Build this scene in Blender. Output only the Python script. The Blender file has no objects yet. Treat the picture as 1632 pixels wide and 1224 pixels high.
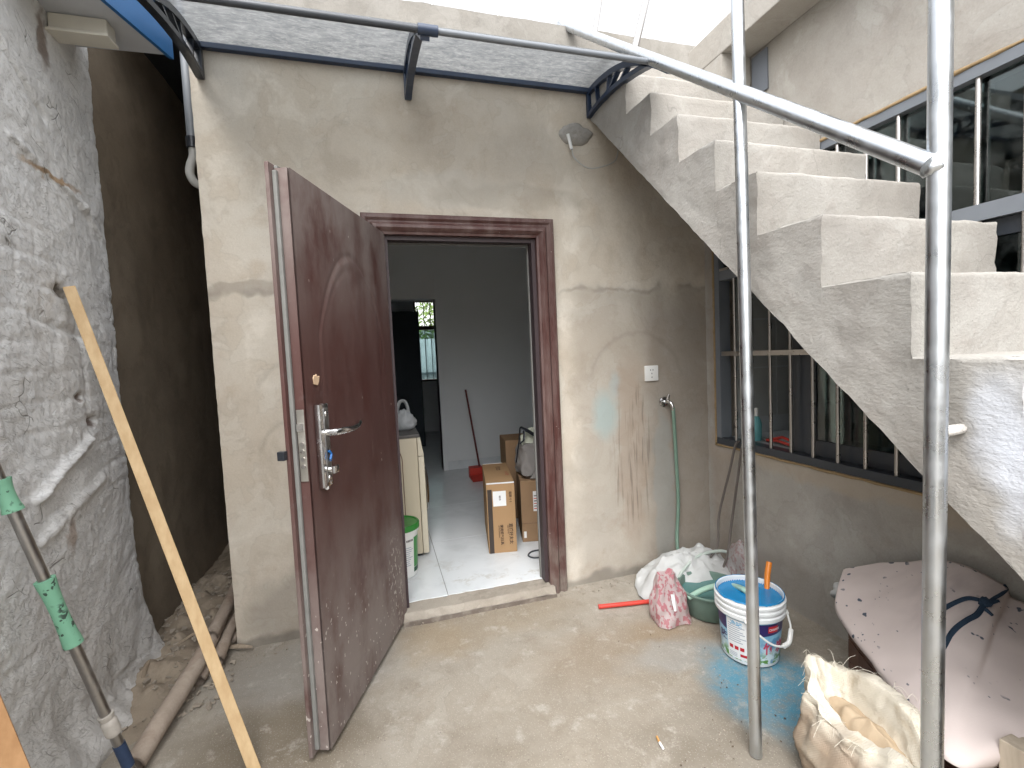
import bpy, bmesh, math, random
from mathutils import Vector, Matrix, noise
from mathutils.bvhtree import BVHTree
random.seed(7)
S = bpy.context.scene
COL = S.collection
R = math.radians
V = Vector

# ------------------------------------------------------------------ camera
CY, CP, CR, CF = 0.2773, -0.062, -0.0455, 754.5
CAM = V((0.7205, -2.4881, 1.3548))
fwd = V((math.sin(CY)*math.cos(CP), math.cos(CY)*math.cos(CP), math.sin(CP)))
rt0 = V((math.cos(CY), -math.sin(CY), 0)); up0 = rt0.cross(fwd)
right = rt0*math.cos(CR) + up0*math.sin(CR); up = -rt0*math.sin(CR) + up0*math.cos(CR)
cd = bpy.data.cameras.new("camera"); cam = bpy.data.objects.new("camera", cd); COL.objects.link(cam)
cam.matrix_world = Matrix(((right.x, up.x, -fwd.x, CAM.x), (right.y, up.y, -fwd.y, CAM.y), (right.z, up.z, -fwd.z, CAM.z), (0, 0, 0, 1)))
cd.sensor_fit = 'HORIZONTAL'; cd.sensor_width = 36; cd.lens = CF/1632*36; cd.clip_start = 0.02; cd.clip_end = 300
S.camera = cam

def ray(u, v):
    return (right*(u-816) - up*(v-612) + fwd*CF).normalized()
def at(u, v, ax, val):                       # point of the place seen at (u, v) on the plane axis = val
    d = ray(u, v); i = 'xyz'.index(ax); return CAM + d*((val-CAM[i])/d[i])

# ------------------------------------------------------------------ sky, sun, exposure
wd = bpy.data.worlds.new("World"); S.world = wd; wd.use_nodes = True
wn = wd.node_tree.nodes; wl = wd.node_tree.links
bg = wn['Background']; sky = wn.new('ShaderNodeTexSky'); sky.sky_type = 'NISHITA'; sky.sun_disc = False
SUN_EL, SUN_ROT = R(56), R(208)
sky.sun_elevation = SUN_EL; sky.sun_rotation = SUN_ROT; sky.air_density = 1.0; sky.dust_density = 4.0; sky.ozone_density = 1.0
hs = wn.new('ShaderNodeHueSaturation'); hs.inputs['Saturation'].default_value = 0.12; hs.inputs['Value'].default_value = 1.0
wl.new(sky.outputs[0], hs.inputs['Color']); wl.new(hs.outputs[0], bg.inputs[0]); bg.inputs[1].default_value = 0.15
sd = bpy.data.lights.new("sun", 'SUN'); sd.energy = 0.5; sd.angle = R(90); sd.color = (1, .97, .93)
sun = bpy.data.objects.new("sun", sd); COL.objects.link(sun)
sdir = V((math.sin(SUN_ROT)*math.cos(SUN_EL), math.cos(SUN_ROT)*math.cos(SUN_EL), math.sin(SUN_EL)))
sun.rotation_euler = sdir.to_track_quat('Z', 'Y').to_euler(); sun.location = (0, -3, 8)
S.view_settings.view_transform = 'Standard'; S.view_settings.look = 'None'; S.view_settings.gamma = 1; S.view_settings.use_curve_mapping = False
S.view_settings.exposure = 1.9
S.cycles.use_denoising = True; S.cycles.max_bounces = 7; S.cycles.diffuse_bounces = 6; S.cycles.glossy_bounces = 3; S.cycles.transparent_max_bounces = 10
S.cycles.use_adaptive_sampling = True; S.cycles.adaptive_threshold = .02; S.cycles.caustics_reflective = False; S.cycles.caustics_refractive = False

# ------------------------------------------------------------------ node helper
class G:
    def __init__(s, name, rough=.8, spec=.3, metal=0):
        s.m = bpy.data.materials.new(name); s.m.use_nodes = True; s.N = s.m.node_tree.nodes; s.L = s.m.node_tree.links
        s.b = s.N['Principled BSDF']; s.o = s.N['Material Output']; s.put('Roughness', rough); s.put('Specular IOR Level', spec); s.put('Metallic', metal)
    def put(s, k, v):
        i = s.b.inputs[k]
        s.set(i, v)
    def set(s, i, v):
        if isinstance(v, bpy.types.NodeSocket): s.L.new(v, i)
        elif i.type == 'RGBA': i.default_value = (*v[:3], 1)
        else: i.default_value = v
    def node(s, t, **k):
        n = s.N.new('ShaderNode'+t)
        for a, b in k.items(): setattr(n, a, b)
        return n
    def pos(s): return s.node('NewGeometry').outputs['Position']
    def obj(s): return s.node('TexCoord').outputs['Object']
    def mul(s, v, sc):
        n = s.node('VectorMath', operation='MULTIPLY'); s.L.new(v, n.inputs[0]); n.inputs[1].default_value = sc; return n.outputs[0]
    def rot(s, v, e):
        n = s.node('VectorRotate', rotation_type='EULER_XYZ'); s.L.new(v, n.inputs['Vector']); n.inputs['Rotation'].default_value = e; return n.outputs[0]
    def noise(s, v, sc, det=4, ro=.55, dist=0):
        n = s.node('TexNoise'); s.L.new(v, n.inputs['Vector'])
        for k, x in (('Scale', sc), ('Detail', det), ('Roughness', ro), ('Distortion', dist)): n.inputs[k].default_value = x
        return n.outputs['Fac']
    def warp(s, v, sc, amt):
        n = s.node('TexNoise'); s.L.new(v, n.inputs['Vector']); n.inputs['Scale'].default_value = sc; n.inputs['Detail'].default_value = 2
        a = s.node('VectorMath', operation='SUBTRACT'); s.L.new(n.outputs['Color'], a.inputs[0]); a.inputs[1].default_value = (.5, .5, .5)
        b = s.node('VectorMath', operation='SCALE'); s.L.new(a.outputs[0], b.inputs[0]); b.inputs['Scale'].default_value = amt
        c = s.node('VectorMath', operation='ADD'); s.L.new(v, c.inputs[0]); s.L.new(b.outputs[0], c.inputs[1]); return c.outputs[0]
    def vor(s, v, sc, feat='F1', out='Distance'):
        n = s.node('TexVoronoi', feature=feat); s.L.new(v, n.inputs['Vector']); n.inputs['Scale'].default_value = sc; return n.outputs[out]
    def f(s, op, a, b=0, c=0, clamp=False):
        n = s.node('Math', operation=op); n.use_clamp = clamp
        for i, x in enumerate((a, b, c)): s.set(n.inputs[i], x)
        return n.outputs[0]
    def mr(s, x, a, b, c=0, d=1):
        n = s.node('MapRange', interpolation_type='SMOOTHSTEP'); s.L.new(x, n.inputs['Value'])
        for k, y in zip(('From Min', 'From Max', 'To Min', 'To Max'), (a, b, c, d)): n.inputs[k].default_value = y
        return n.outputs[0]
    def mix(s, f, a, b, mode='MIX'):
        n = s.node('Mix', data_type='RGBA', blend_type=mode); n.clamp_factor = True
        s.set(n.inputs[0], f); s.set(n.inputs[6], a); s.set(n.inputs[7], b); return n.outputs[2]
    def sep(s, v):
        n = s.node('SeparateXYZ'); s.L.new(v, n.inputs[0]); return n.outputs
    def ell(s, v, c, r, soft=.4):            # 1 inside an ellipsoid patch, wavy edge if v is warped
        a = s.node('VectorMath', operation='SUBTRACT'); s.L.new(v, a.inputs[0]); a.inputs[1].default_value = c
        b = s.mul(a.outputs[0], tuple(1/x for x in r)); l = s.node('VectorMath', operation='LENGTH'); s.L.new(b, l.inputs[0])
        return s.mr(l.outputs['Value'], 1-soft, 1+soft, 1, 0)
    def bump(s, h, st=.5, d=.01, nrm=None):
        n = s.node('Bump'); s.L.new(h, n.inputs['Height']); n.inputs['Strength'].default_value = st; n.inputs['Distance'].default_value = d
        if nrm: s.L.new(nrm, n.inputs['Normal'])
        return n.outputs[0]
    def fin(s, col, nrm=None):
        s.put('Base Color', col)
        if nrm: s.L.new(nrm, s.b.inputs['Normal'])
        return s.m

def flat(name, col, rough=.6, spec=.3, metal=0, var=.12, sc=9, bump=0, bsc=60, trans=0):
    g = G(name, rough, spec, metal); o = g.obj()
    n = g.noise(o, sc, 5, .6)
    c = g.mix(n, tuple(x*(1-var) for x in col), tuple(min(1, x*(1+var)) for x in col))
    nr = g.bump(g.noise(o, bsc, 3), bump, .004) if bump else None
    if trans: g.put('Transmission Weight', trans)
    return g.fin(c, nr)

# ------------------------------------------------------------------ plasters
def plaster(name, ca, cb, cc, fine=.5, extra=None, rough=.9):
    g = G(name, rough, .25); p = g.pos(); w = g.warp(p, 2.3, .35)
    a = g.noise(w, 1.7, 4, .62); b = g.noise(p, 7, 4, .64); fi = g.noise(p, 140, 2, .7); pn = g.noise(w, 2.6, 4, .58)
    col = g.mix(g.mr(a, .33, .68), ca, cb)
    col = g.mix(g.mr(b, .5, .78, 0, .75), col, cc)
    edge = g.mr(g.f('ABSOLUTE', g.f('SUBTRACT', pn, .5)), 0, .012, 1, 0)     # edges of trowelled coats
    patch = g.mr(pn, .495, .505)
    col = g.mix(g.f('MULTIPLY', patch, .24), col, cc)
    col = g.mix(g.f('MULTIPLY', edge, .17), col, tuple(x*.6 for x in ca))
    cl = g.noise(g.mul(w, (1, 1, .8)), 3.6, 5, .68); col = g.mix(g.mr(cl, .50, .68, 0, .36), col, tuple(x*.74 for x in cc)); col = g.mix(g.mr(cl, .46, .32, 0, .5), col, tuple(min(.7, x*1.22) for x in cb))
    specks = g.mr(g.vor(p, 55), .05, .13, 1, 0)
    col = g.mix(g.f('MULTIPLY', g.f('MULTIPLY', specks, g.mr(a, .5, .6)), .5), col, tuple(x*.45 for x in ca))
    col = g.mix(.22, col, g.mix(fi, (.25, .25, .25), (.8, .8, .8)), 'OVERLAY')
    strokes = g.noise(g.mul(g.rot(p, (.5, .3, .6)), (48, 11, 8)), 1, 3, .6)
    h = g.f('ADD', g.f('MULTIPLY', b, .9), g.f('ADD', g.f('MULTIPLY', fi, .14*fine), g.f('MULTIPLY', strokes, .18*fine)))
    if extra: col, h = extra(g, p, col, h)
    return g.fin(col, g.bump(h, .65, .012))

def house_marks(g, p, col, h):
    xyz = g.sep(p); w = g.warp(p, 7, .16); w2 = g.warp(p, 18, .05); wx = g.sep(w)
    # lower render coat, greyer than the upper one, with a ragged seam at about 1.72 m
    low = g.f('MULTIPLY', g.mr(wx[2], 1.66, 1.76, 1, 0), g.mr(wx[0], 1.74, 1.86))
    col = g.mix(g.f('MULTIPLY', low, .42), col, (.235, .205, .172))
    seam = g.f('MULTIPLY', g.mr(g.f('ABSOLUTE', g.f('SUBTRACT', wx[2], 1.70)), 0, .022, 1, 0), g.mr(g.noise(p, 4, 3), .35, .55))
    col = g.mix(g.f('MULTIPLY', seam, .4), col, (.15, .13, .11))
    # damp and the stair's shadow, both painted as one dark corner patch
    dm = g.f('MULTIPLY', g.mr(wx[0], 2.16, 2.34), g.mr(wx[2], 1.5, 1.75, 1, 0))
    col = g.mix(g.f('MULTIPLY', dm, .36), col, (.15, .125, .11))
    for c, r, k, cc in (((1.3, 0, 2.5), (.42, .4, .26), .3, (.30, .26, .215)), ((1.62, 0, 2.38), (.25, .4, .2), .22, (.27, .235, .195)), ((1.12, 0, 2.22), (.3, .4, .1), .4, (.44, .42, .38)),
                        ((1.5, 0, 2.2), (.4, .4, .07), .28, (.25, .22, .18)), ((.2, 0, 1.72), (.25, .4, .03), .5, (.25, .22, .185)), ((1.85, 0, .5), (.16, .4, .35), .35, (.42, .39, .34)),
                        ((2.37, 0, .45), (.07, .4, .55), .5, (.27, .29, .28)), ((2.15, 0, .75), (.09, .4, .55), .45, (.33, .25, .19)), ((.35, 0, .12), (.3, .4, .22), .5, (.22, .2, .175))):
        col = g.mix(g.f('MULTIPLY', g.ell(w, c, r, .25), k), col, cc)
    col = g.mix(g.f('MULTIPLY', g.ell(w2, (1.985, 0, .98), (.075, .4, .13), .5), .55), col, (.30, .42, .43))
    col = g.mix(g.f('MULTIPLY', g.ell(w2, (2.05, 0, 1.16), (.03, .4, .07), .6), .35), col, (.30, .40, .43))
    # drips
    dr = g.noise(g.mul(p, (46, 1, 2.2)), 1, 3, .6, .4)
    dmask = g.f('MULTIPLY', g.ell(w2, (2.16, 0, .72), (.13, .5, .42), .3), g.mr(dr, .51, .62))
    col = g.mix(g.f('MULTIPLY', dmask, .58), col, (.16, .125, .10))
    # arcs left by the trowel
    for c, ra in (((2.2, 0, 1.15), .30), ((.34, 0, 1.2), .17), ((.36, 0, .9), .2)):
        a = g.node('VectorMath', operation='DISTANCE'); g.L.new(w2, a.inputs[0]); a.inputs[1].default_value = c
        arc = g.f('MULTIPLY', g.mr(g.f('ABSOLUTE', g.f('SUBTRACT', a.outputs['Value'], ra)), 0, .022, 1, 0), g.mr(xyz[2], c[2]-.02, c[2]+.1))
        col = g.mix(g.f('MULTIPLY', arc, .18), col, (.15, .13, .11))
    base = g.mr(wx[2], .02, .07, 1, 0)
    col = g.mix(g.f('MULTIPLY', base, .6), col, (.12, .11, .095))
    return col, h

def stair_marks(g, p, col, h):
    w = g.warp(p, 14, .06)
    for c, r in (((1.95, -1.83, 1.17), (.2, .05, .10)), ((1.95, -1.86, 1.06), (.2, .035, .11))):
        col = g.mix(g.f('MULTIPLY', g.ell(w, c, r, .6), .6), col, (.62, .66, .74))
    d = g.ell(g.warp(p, 9, .2), (2.5, -1.62, 1.36), (.12, .2, .05), .5)
    col = g.mix(g.f('MULTIPLY', d, .6), col, (.2, .18, .15))
    cr = g.mr(g.vor(g.warp(p, 5, .25), 3.2, 'DISTANCE_TO_EDGE'), 0, .007, 1, 0)
    cm = g.f('MULTIPLY', cr, g.mr(g.noise(p, 2.5, 2), .55, .62))
    col = g.mix(g.f('MULTIPLY', cm, .5), col, (.16, .15, .14))
    return col, g.f('ADD', h, g.f('MULTIPLY', g.noise(g.mul(p, (1, .6, 1.6)), 60, 3, .7), .25))

def right_marks(g, p, col, h):
    w = g.warp(p, 7, .15)
    for c, r, k, cc in (((2.69, -1.3, .72), (.3, 1.2, .05), .55, (.40, .33, .25)), ((2.69, -.5, .1), (.3, .5, .12), .4, (.2, .18, .16)), ((2.69, -.12, 1.0), (.3, .10, 1.2), .45, (.3, .24, .19))):
        col = g.mix(g.f('MULTIPLY', g.ell(w, c, r, .4), k), col, cc)
    return col, h

def floor_marks(g, p, col, h):
    w = g.warp(p, 6, .22); w2 = g.warp(p, 16, .08)
    for c, r, k, cc in (((1.75, -.62, 0), (.4, .2, .3), .5, (0.211, 0.156, 0.102)), ((1.55, -1.0, 0), (.6, .35, .3), .4, (0.204, 0.170, 0.129)), ((.3, -.7, 0), (.32, .25, .3), .7, (0.136, 0.109, 0.075)), ((1.2, -.15, 0), (.5, .2, .3), .45, (0.258, 0.204, 0.136)),
                        ((.9, -.25, 0), (.16, .15, .3), .4, (0.286, 0.218, 0.136)), ((1.95, -.62, 0), (.2, .12, .2), .5, (0.245, 0.184, 0.116)), ((.35, -.25, 0), (.35, .22, .3), .6, (0.245, 0.238, 0.224)), ((1.9, -.72, 0), (.22, .1, .3), .6, (0.286, 0.286, 0.272)),
                        ((1.9, -1.2, 0), (.35, .2, .3), .45, (0.129, 0.112, 0.088)), ((1.3, -1.4, 0), (.5, .16, .3), .45, (0.272, 0.252, 0.211))):
        col = g.mix(g.f('MULTIPLY', g.ell(w, c, r, .5), k), col, cc)
    bl = g.f('MULTIPLY', g.ell(g.warp(p, 8, .13), (2.15, -1.03, 0), (.22, .26, .3), .4), g.mr(g.noise(p, 13, 5, .75), .3, .6, .35, 1))
    col = g.mix(g.f('MULTIPLY', bl, .85), col, (.055, .235, .345))
    for c, r in (((1.42, -1.36, 0), .02), ((1.455, -1.37, 0), .016), ((1.43, -1.405, 0), .02), ((1.47, -1.33, 0), .012)):
        col = g.mix(g.f('MULTIPLY', g.ell(w2, c, (r, r, .3), .4), .7), col, (.16, .36, .47))
    lt = g.mr(g.noise(g.mul(p, (1, 1, 1)), 9, 5, .75), .54, .7); col = g.mix(g.f('MULTIPLY', lt, .5), col, (.43, .405, .36)); gr = g.vor(p, 130); col = g.mix(g.f('MULTIPLY', g.mr(gr, .12, .3, 1, 0), .3), col, (.55, .52, .46))
    dk = g.f('MULTIPLY', g.mr(g.vor(p, 42), .06, .12, 1, 0), g.mr(g.noise(p, 3.1, 3), .5, .6)); col = g.mix(g.f('MULTIPLY', dk, .65), col, (.10, .09, .075))
    return col, g.f('ADD', h, g.f('MULTIPLY', g.mr(gr, 0, .4, 1, 0), .12))

def sill_marks(g, p, col, h):
    m = g.f('MULTIPLY', g.mr(g.sep(g.warp(p, 20, .03))[1], -.066, -.082), g.mr(g.noise(p, 12, 4), .3, .55, .3, 1)); col = g.mix(g.f('MULTIPLY', m, .7), col, (.10, .075, .065))
    return col, h

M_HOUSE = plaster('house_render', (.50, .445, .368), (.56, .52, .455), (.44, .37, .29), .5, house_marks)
M_STAIR = plaster('stair_render', (.318, .302, .275), (.355, .343, .32), (.285, .262, .237), 1.0, stair_marks)
M_RIGHT = plaster('right_render', (.335, .315, .283), (.37, .355, .328), (.29, .262, .232), .8, right_marks)
M_FLOOR = plaster('courtyard_concrete', (.275, .247, .205), (.32, .292, .248), (.24, .205, .162), .9, floor_marks, .85)
M_PARA = plaster('darkened_parapet_render', (.225, .212, .19), (.255, .242, .22), (.195, .18, .157), .8)  # slightly greyer plaster, darkened further to offset the strong light from above
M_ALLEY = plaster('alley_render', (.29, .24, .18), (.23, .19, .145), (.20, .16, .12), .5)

def rough_mat():
    g = G('old_lime_render', .92, .2); p = g.pos(); w = g.warp(p, 3, .3)
    a = g.noise(w, 2.2, 6, .6); b = g.noise(w, 11, 5, .6); fi = g.noise(p, 120, 4, .7)
    col = g.mix(g.mr(a, .3, .7), (.70, .71, .715), (.80, .805, .80))
    col = g.mix(g.mr(b, .5, .8, 0, .6), col, (.56, .56, .56))
    z = g.sep(p)[2]
    col = g.mix(g.f('MULTIPLY', g.mr(g.sep(g.warp(p, 3, .5))[2], .15, .75, 1, 0), .55), col, (.50, .475, .44))
    # broken spots where earth and straw show
    for c, r, cc in (((-.38, -.34, 1.66), (.3, .05, .022), (.13, .10, .065)), ((-.38, -.22, 1.165), (.3, .022, .03), (.15, .09, .065)), ((-.38, -.30, 1.27), (.3, .012, .02), (.17, .11, .08)), ((-.38, -.33, 2.08), (.3, .16, .012), (.42, .27, .14)),
                     ((-.38, -.45, .78), (.3, .03, .05), (.46, .38, .33)), ((-.38, -.5, 2.72), (.3, .05, .05), (.16, .10, .075)), ((-.38, -.30, 2.58), (.3, .03, .10), (.2, .15, .12))):
        col = g.mix(g.f('MULTIPLY', g.ell(g.warp(p, 22, .07), c, r, .5), .85), col, cc)
    cr = g.mr(g.vor(g.mul(g.rot(g.warp(p, 5, .2), (.75, 0, 0)), (1, .35, 1)), 14, 'DISTANCE_TO_EDGE'), 0, .018, 1, 0)
    cm = g.f('MULTIPLY', cr, g.mr(g.noise(g.mul(p, (1, 1, 1)), 6, 3), .56, .62))
    col = g.mix(g.f('MULTIPLY', cm, .75), col, (.13, .12, .11))
    col = g.mix(.25, col, g.mix(fi, (.25, .25, .25), (.8, .8, .8)), 'OVERLAY')
    flk = g.noise(g.mul(g.rot(g.warp(p, 8, .15), (.8, 0, 0)), (1, 1, 2.6)), 26, 4, .6)
    wr = g.noise(g.mul(g.rot(g.warp(p, 6, .12), (.6, 0, 0)), (1, .8, 1.7)), 15, 5, .66); wl = g.f('MULTIPLY', g.mr(g.f('ABSOLUTE', g.f('SUBTRACT', wr, .5)), 0, .022, 1, 0), g.mr(b, .38, .6))
    col = g.mix(g.f('MULTIPLY', wl, .22), col, (.30, .29, .275))
    h = g.f('ADD', g.f('MULTIPLY', g.mr(wr, .485, .515), .55), g.f('MULTIPLY', g.mr(flk, .49, .53), .45)); h = g.f('ADD', h, g.f('ADD', g.f('MULTIPLY', fi, .2), g.f('MULTIPLY', b, .6)))
    h = g.f('SUBTRACT', h, g.f('MULTIPLY', cm, .8))
    return g.fin(col, g.bump(h, .6, .010))
M_ROUGH = rough_mat()

def door_mat():
    g = G('maroon_door_paint', .42, .45); p = g.obj(); x, y, z = g.sep(p)[:3]
    n1 = g.noise(g.mul(p, (1, 1, .35)), 5, 6, .62); n2 = g.noise(p, 26, 5, .7)
    col = g.mix(n1, (.056, .017, .014), (.085, .029, .024))
    dust = g.f('MULTIPLY', g.f('ADD', g.mr(z, 1.0, .1, .06, .95), g.mr(z, 1.35, 1.95, .05, .75)), g.mr(g.noise(g.mul(p, (1.6, 1, .8)), 3.2, 5, .65), .25, .6))
    dust = g.f('ADD', dust, g.f('MULTIPLY', g.mr(n2, .55, .8), .22), clamp=True)
    col = g.mix(dust, col, (.235, .20, .185))
    gl = g.mr(n1, .3, .7, .42, .62); g.put('Roughness', g.f('ADD', gl, g.f('MULTIPLY', dust, .35)))
    scr = g.f('MULTIPLY', g.mr(g.noise(g.mul(g.rot(p, (0, .12, 0)), (90, 1, 5)), 1, 2, .5), .70, .74), g.mr(g.noise(p, 2.2, 2), .52, .6))
    col = g.mix(g.f('MULTIPLY', scr, .28), col, (.34, .28, .26))
    low = g.mr(g.f('ADD', z, g.f('MULTIPLY', x, -.35)), .42, -.2, 0, 1)
    v = g.warp(g.mul(p, (1, 1, .6)), 30, .015)
    vs = g.noise(p, 38, 3, .7); sp = g.f('MULTIPLY', g.mr(g.f('SUBTRACT', g.vor(v, 48), g.mr(vs, .42, .75, 0, .38)), .0, .06, 1, 0), g.mr(g.f('ADD', low, g.noise(p, 6, 4, .7)), .58, .95))
    sp2 = g.f('MULTIPLY', g.mr(g.vor(v, 15), .05, .08, 1, 0), g.mr(g.noise(p, 3, 2), .48, .55))
    big = g.f('MULTIPLY', g.ell(p, (.13, 0, .26), (.09, .1, .22), .6), g.mr(g.f('SUBTRACT', g.vor(v, 70), g.mr(vs, .35, .7, 0, .5)), 0, .06, 1, 0))
    col = g.mix(g.f('MULTIPLY', g.f('MAXIMUM', g.f('MAXIMUM', sp, sp2), big), .8), col, (.52, .48, .44))
    return g.fin(col, g.bump(g.f('ADD', g.f('MULTIPLY', n2, .3), sp), .15, .003))
M_DOOR = door_mat()
M_FRAME = None
def frame_mat():
    g = G('maroon_frame_paint', .45, .4); p = g.pos(); n = g.noise(g.mul(p, (1, 1, .25)), 14, 6, .65)
    col = g.mix(g.mr(n, .35, .75), (.070, .026, .022), (.15, .10, .09))
    z = g.sep(p)[2]
    col = g.mix(g.f('MULTIPLY', g.mr(z, .5, 0, 0, .8), g.mr(g.noise(p, 9, 4), .35, .65)), col, (.22, .19, .165))
    sp = g.f('MULTIPLY', g.mr(g.vor(p, 40), .07, .12, 1, 0), g.mr(g.noise(p, 4, 2), .52, .6)); col = g.mix(g.f('MULTIPLY', sp, .6), col, (.5, .46, .42))
    return g.fin(col, g.bump(n, .12, .003))
M_FRAME = frame_mat()

def steel_mat(name, ca, cb, rough, sc=(30, 30, 2), dirt=.15, metal=1):
    g = G(name, rough, .5, metal); p = g.obj(); n = g.noise(g.mul(p, sc), 1, 5, .6); b = g.noise(p, 16, 5, .65)
    col = g.mix(n, ca, cb); dm = g.f('MULTIPLY', g.mr(b, .52, .72), dirt); col = g.mix(dm, col, (.28, .26, .24))
    g.put('Roughness', g.f('ADD', g.mr(b, .3, .7, rough*.75, rough*1.3), g.f('MULTIPLY', dm, .5))); g.put('Metallic', g.mr(dm, 0, 1, metal, 0))
    return g.fin(col, g.bump(b, .02, .003))
M_GALV = steel_mat('galvanised_pipe', (.50, .53, .56), (.64, .67, .70), .33, (60, 60, 1.5), .08)
M_STEEL = steel_mat('brushed_stainless', (.42, .40, .38), (.54, .52, .50), .32, (60, 60, 2), .04)
M_CHROME = steel_mat('worn_chrome', (.62, .62, .62), (.78, .78, .78), .18, dirt=.35)
M_RUST = plaster('dusty_iron', (.33, .27, .22), (.40, .34, .285), (.22, .15, .11), 1.0)
M_ALU = flat('charcoal_aluminium', (.042, .048, .058), .4, .45, 0, .15, 5)
M_ALU2 = flat('grey_aluminium_rail', (.15, .165, .185), .38, .5, 0, .15, 5)
M_BLACK = flat('black_plastic', (.018, .021, .027), .28, .5, 0, .3, 8, .1)
M_BLUEPL = flat('navy_bracket_plastic', (.02, .035, .07), .3, .5, 0, .3, 8, .1)
M_WHITE = flat('white_plastic', (.72, .72, .70), .35, .45, 0, .06)
M_PVC = flat('grey_white_pvc', (.40, .40, .385), .45, .4, 0, .15)
M_INWALL = flat('white_wall_paint', (.72, .74, .75), .7, .3, 0, .04, 3)
M_DARKROOM = flat('dim_room_wall', (.42, .45, .46), .8, .3, 0, .15, 2)
M_TILE = None
def tile_mat():
    g = G('white_floor_tile', .13, .5); p = g.pos(); n = g.noise(g.warp(p, 3, .5), 4, 6, .6)
    col = g.mix(g.mr(n, .4, .75), (.70, .73, .75), (.60, .63, .65)); d = g.f('MULTIPLY', g.mr(g.noise(p, 8, 6, .7), .54, .66), g.mr(g.sep(p)[1], .8, .05)); col = g.mix(g.f('MULTIPLY', d, .5), col, (.42, .39, .34))
    g.put('Roughness', g.mr(n, .3, .8, .10, .28)); return g.fin(col)
M_TILE = tile_mat()
M_GLASS = None
def glass_mat(name, tint, ior=1.5, haze=.0):
    g = G(name); N = g.node
    tr = N('BsdfTransparent'); tr.inputs[0].default_value = (*tint, 1); gl = N('BsdfGlossy'); gl.inputs['Roughness'].default_value = .03; gl.inputs[0].default_value = (.9, .93, .93, 1)
    fr = N('Fresnel'); fr.inputs[0].default_value = ior; p = g.pos()
    mx = N('MixShader'); g.L.new(g.f('MULTIPLY', fr.outputs[0], 1.3, clamp=True), mx.inputs[0]); g.L.new(tr.outputs[0], mx.inputs[1]); g.L.new(gl.outputs[0], mx.inputs[2])
    df = N('BsdfDiffuse'); df.inputs[0].default_value = (.42, .45, .44, 1); m2 = N('MixShader')
    g.L.new(g.f('MULTIPLY', g.mr(g.noise(p, 6, 5, .7), .4, .8), haze), m2.inputs[0]); g.L.new(mx.outputs[0], m2.inputs[1]); g.L.new(df.outputs[0], m2.inputs[2])
    g.L.new(m2.outputs[0], g.o.inputs[0]); return g.m
M_GLASS = glass_mat('dusty_window_glass', (.5, .6, .6), 1.52, .15)
def sheet_mat():
    g = G('hazy_polycarbonate', .35, .4); N = g.node; p = g.pos()
    n = g.noise(g.mul(g.warp(p, 7, .1), (1, 3, 3)), 9, 6, .7); fi = g.noise(g.mul(p, (.5, 1, 1)), 70, 4, .75)
    col = g.mix(g.mr(n, .35, .7), (.20, .205, .21), (.36, .36, .355)); col = g.mix(g.f('MULTIPLY', g.mr(fi, .46, .66), .45), col, (.60, .59, .57))
    g.put('Base Color', col); tl = N('BsdfTranslucent'); g.L.new(col, tl.inputs[0]); m = N('MixShader'); m.inputs[0].default_value = .6
    g.L.new(g.b.outputs[0], m.inputs[1]); g.L.new(tl.outputs[0], m.inputs[2])
    tr = N('BsdfTransparent'); tr.inputs[0].default_value = (.80, .83, .86, 1); m2 = N('MixShader'); m2.inputs[0].default_value = .46; g.L.new(m.outputs[0], m2.inputs[1]); g.L.new(tr.outputs[0], m2.inputs[2])
    g.L.new(g.bump(n, .2, .004), g.b.inputs['Normal']); g.L.new(m2.outputs[0], g.o.inputs[0]); return g.m
M_SHEET = sheet_mat()
def thin_plastic(name, ca, cb, clear, print_col=None):
    g = G(name, .28, .5); N = g.node; p = g.obj(); n = g.noise(g.warp(p, 12, .1), 16, 4, .6); col = g.mix(n, ca, cb)
    if print_col:
        q = g.mul(g.rot(p, (0, .2, 0)), (50, 50, 28)); br = g.mr(g.noise(q, 1.2, 2, .5), .50, .56)
        col = g.mix(g.f('MULTIPLY', br, .8), col, print_col)
    g.put('Base Color', col); tl = N('BsdfTranslucent'); g.L.new(col, tl.inputs[0]); m = N('MixShader'); m.inputs[0].default_value = .35; g.L.new(g.b.outputs[0], m.inputs[1]); g.L.new(tl.outputs[0], m.inputs[2])
    tr = N('BsdfTransparent'); m2 = N('MixShader'); m2.inputs[0].default_value = clear; g.L.new(m.outputs[0], m2.inputs[1]); g.L.new(tr.outputs[0], m2.inputs[2])
    g.L.new(g.bump(g.noise(p, 30, 3, .55), .45, .008), g.b.inputs['Normal']); g.L.new(m2.outputs[0], g.o.inputs[0]); return g.m
def wood_mat(name, ca, cb, sc=(40, 40, 3), rough=.6):
    g = G(name, rough, .3); p = g.obj(); n = g.noise(g.mul(g.warp(p, 4, .04), sc), 1, 5, .6); col = g.mix(g.mr(n, .3, .75), ca, cb)
    sp = g.f('MULTIPLY', g.mr(g.vor(p, 22), .08, .13, 1, 0), g.mr(g.noise(p, 5, 2), .55, .62)); col = g.mix(g.f('MULTIPLY', sp, .6), col, tuple(x*.35 for x in ca))
    return g.fin(col, g.bump(n, .15, .003))
M_PINE = wood_mat('pale_pine', (.46, .315, .165), (.56, .41, .235))
M_PLANK = wood_mat('orange_plank', (.36, .19, .08), (.46, .26, .12))
M_CARD = flat('cardboard', (.35, .22, .115), .8, .2, 0, .1, 6, .1, 90)
M_CARD2 = flat('dull_cardboard', (.28, .18, .105), .85, .2, 0, .14, 6, .15, 60)
M_PAPER = flat('white_paper', (.72, .73, .73), .7, .2, 0, .04)
M_INK = flat('dark_print', (.05, .03, .025), .7, .2, 0, .1)
M_RED = flat('red_plastic', (.52, .05, .035), .4, .45, 0, .12)
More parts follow.
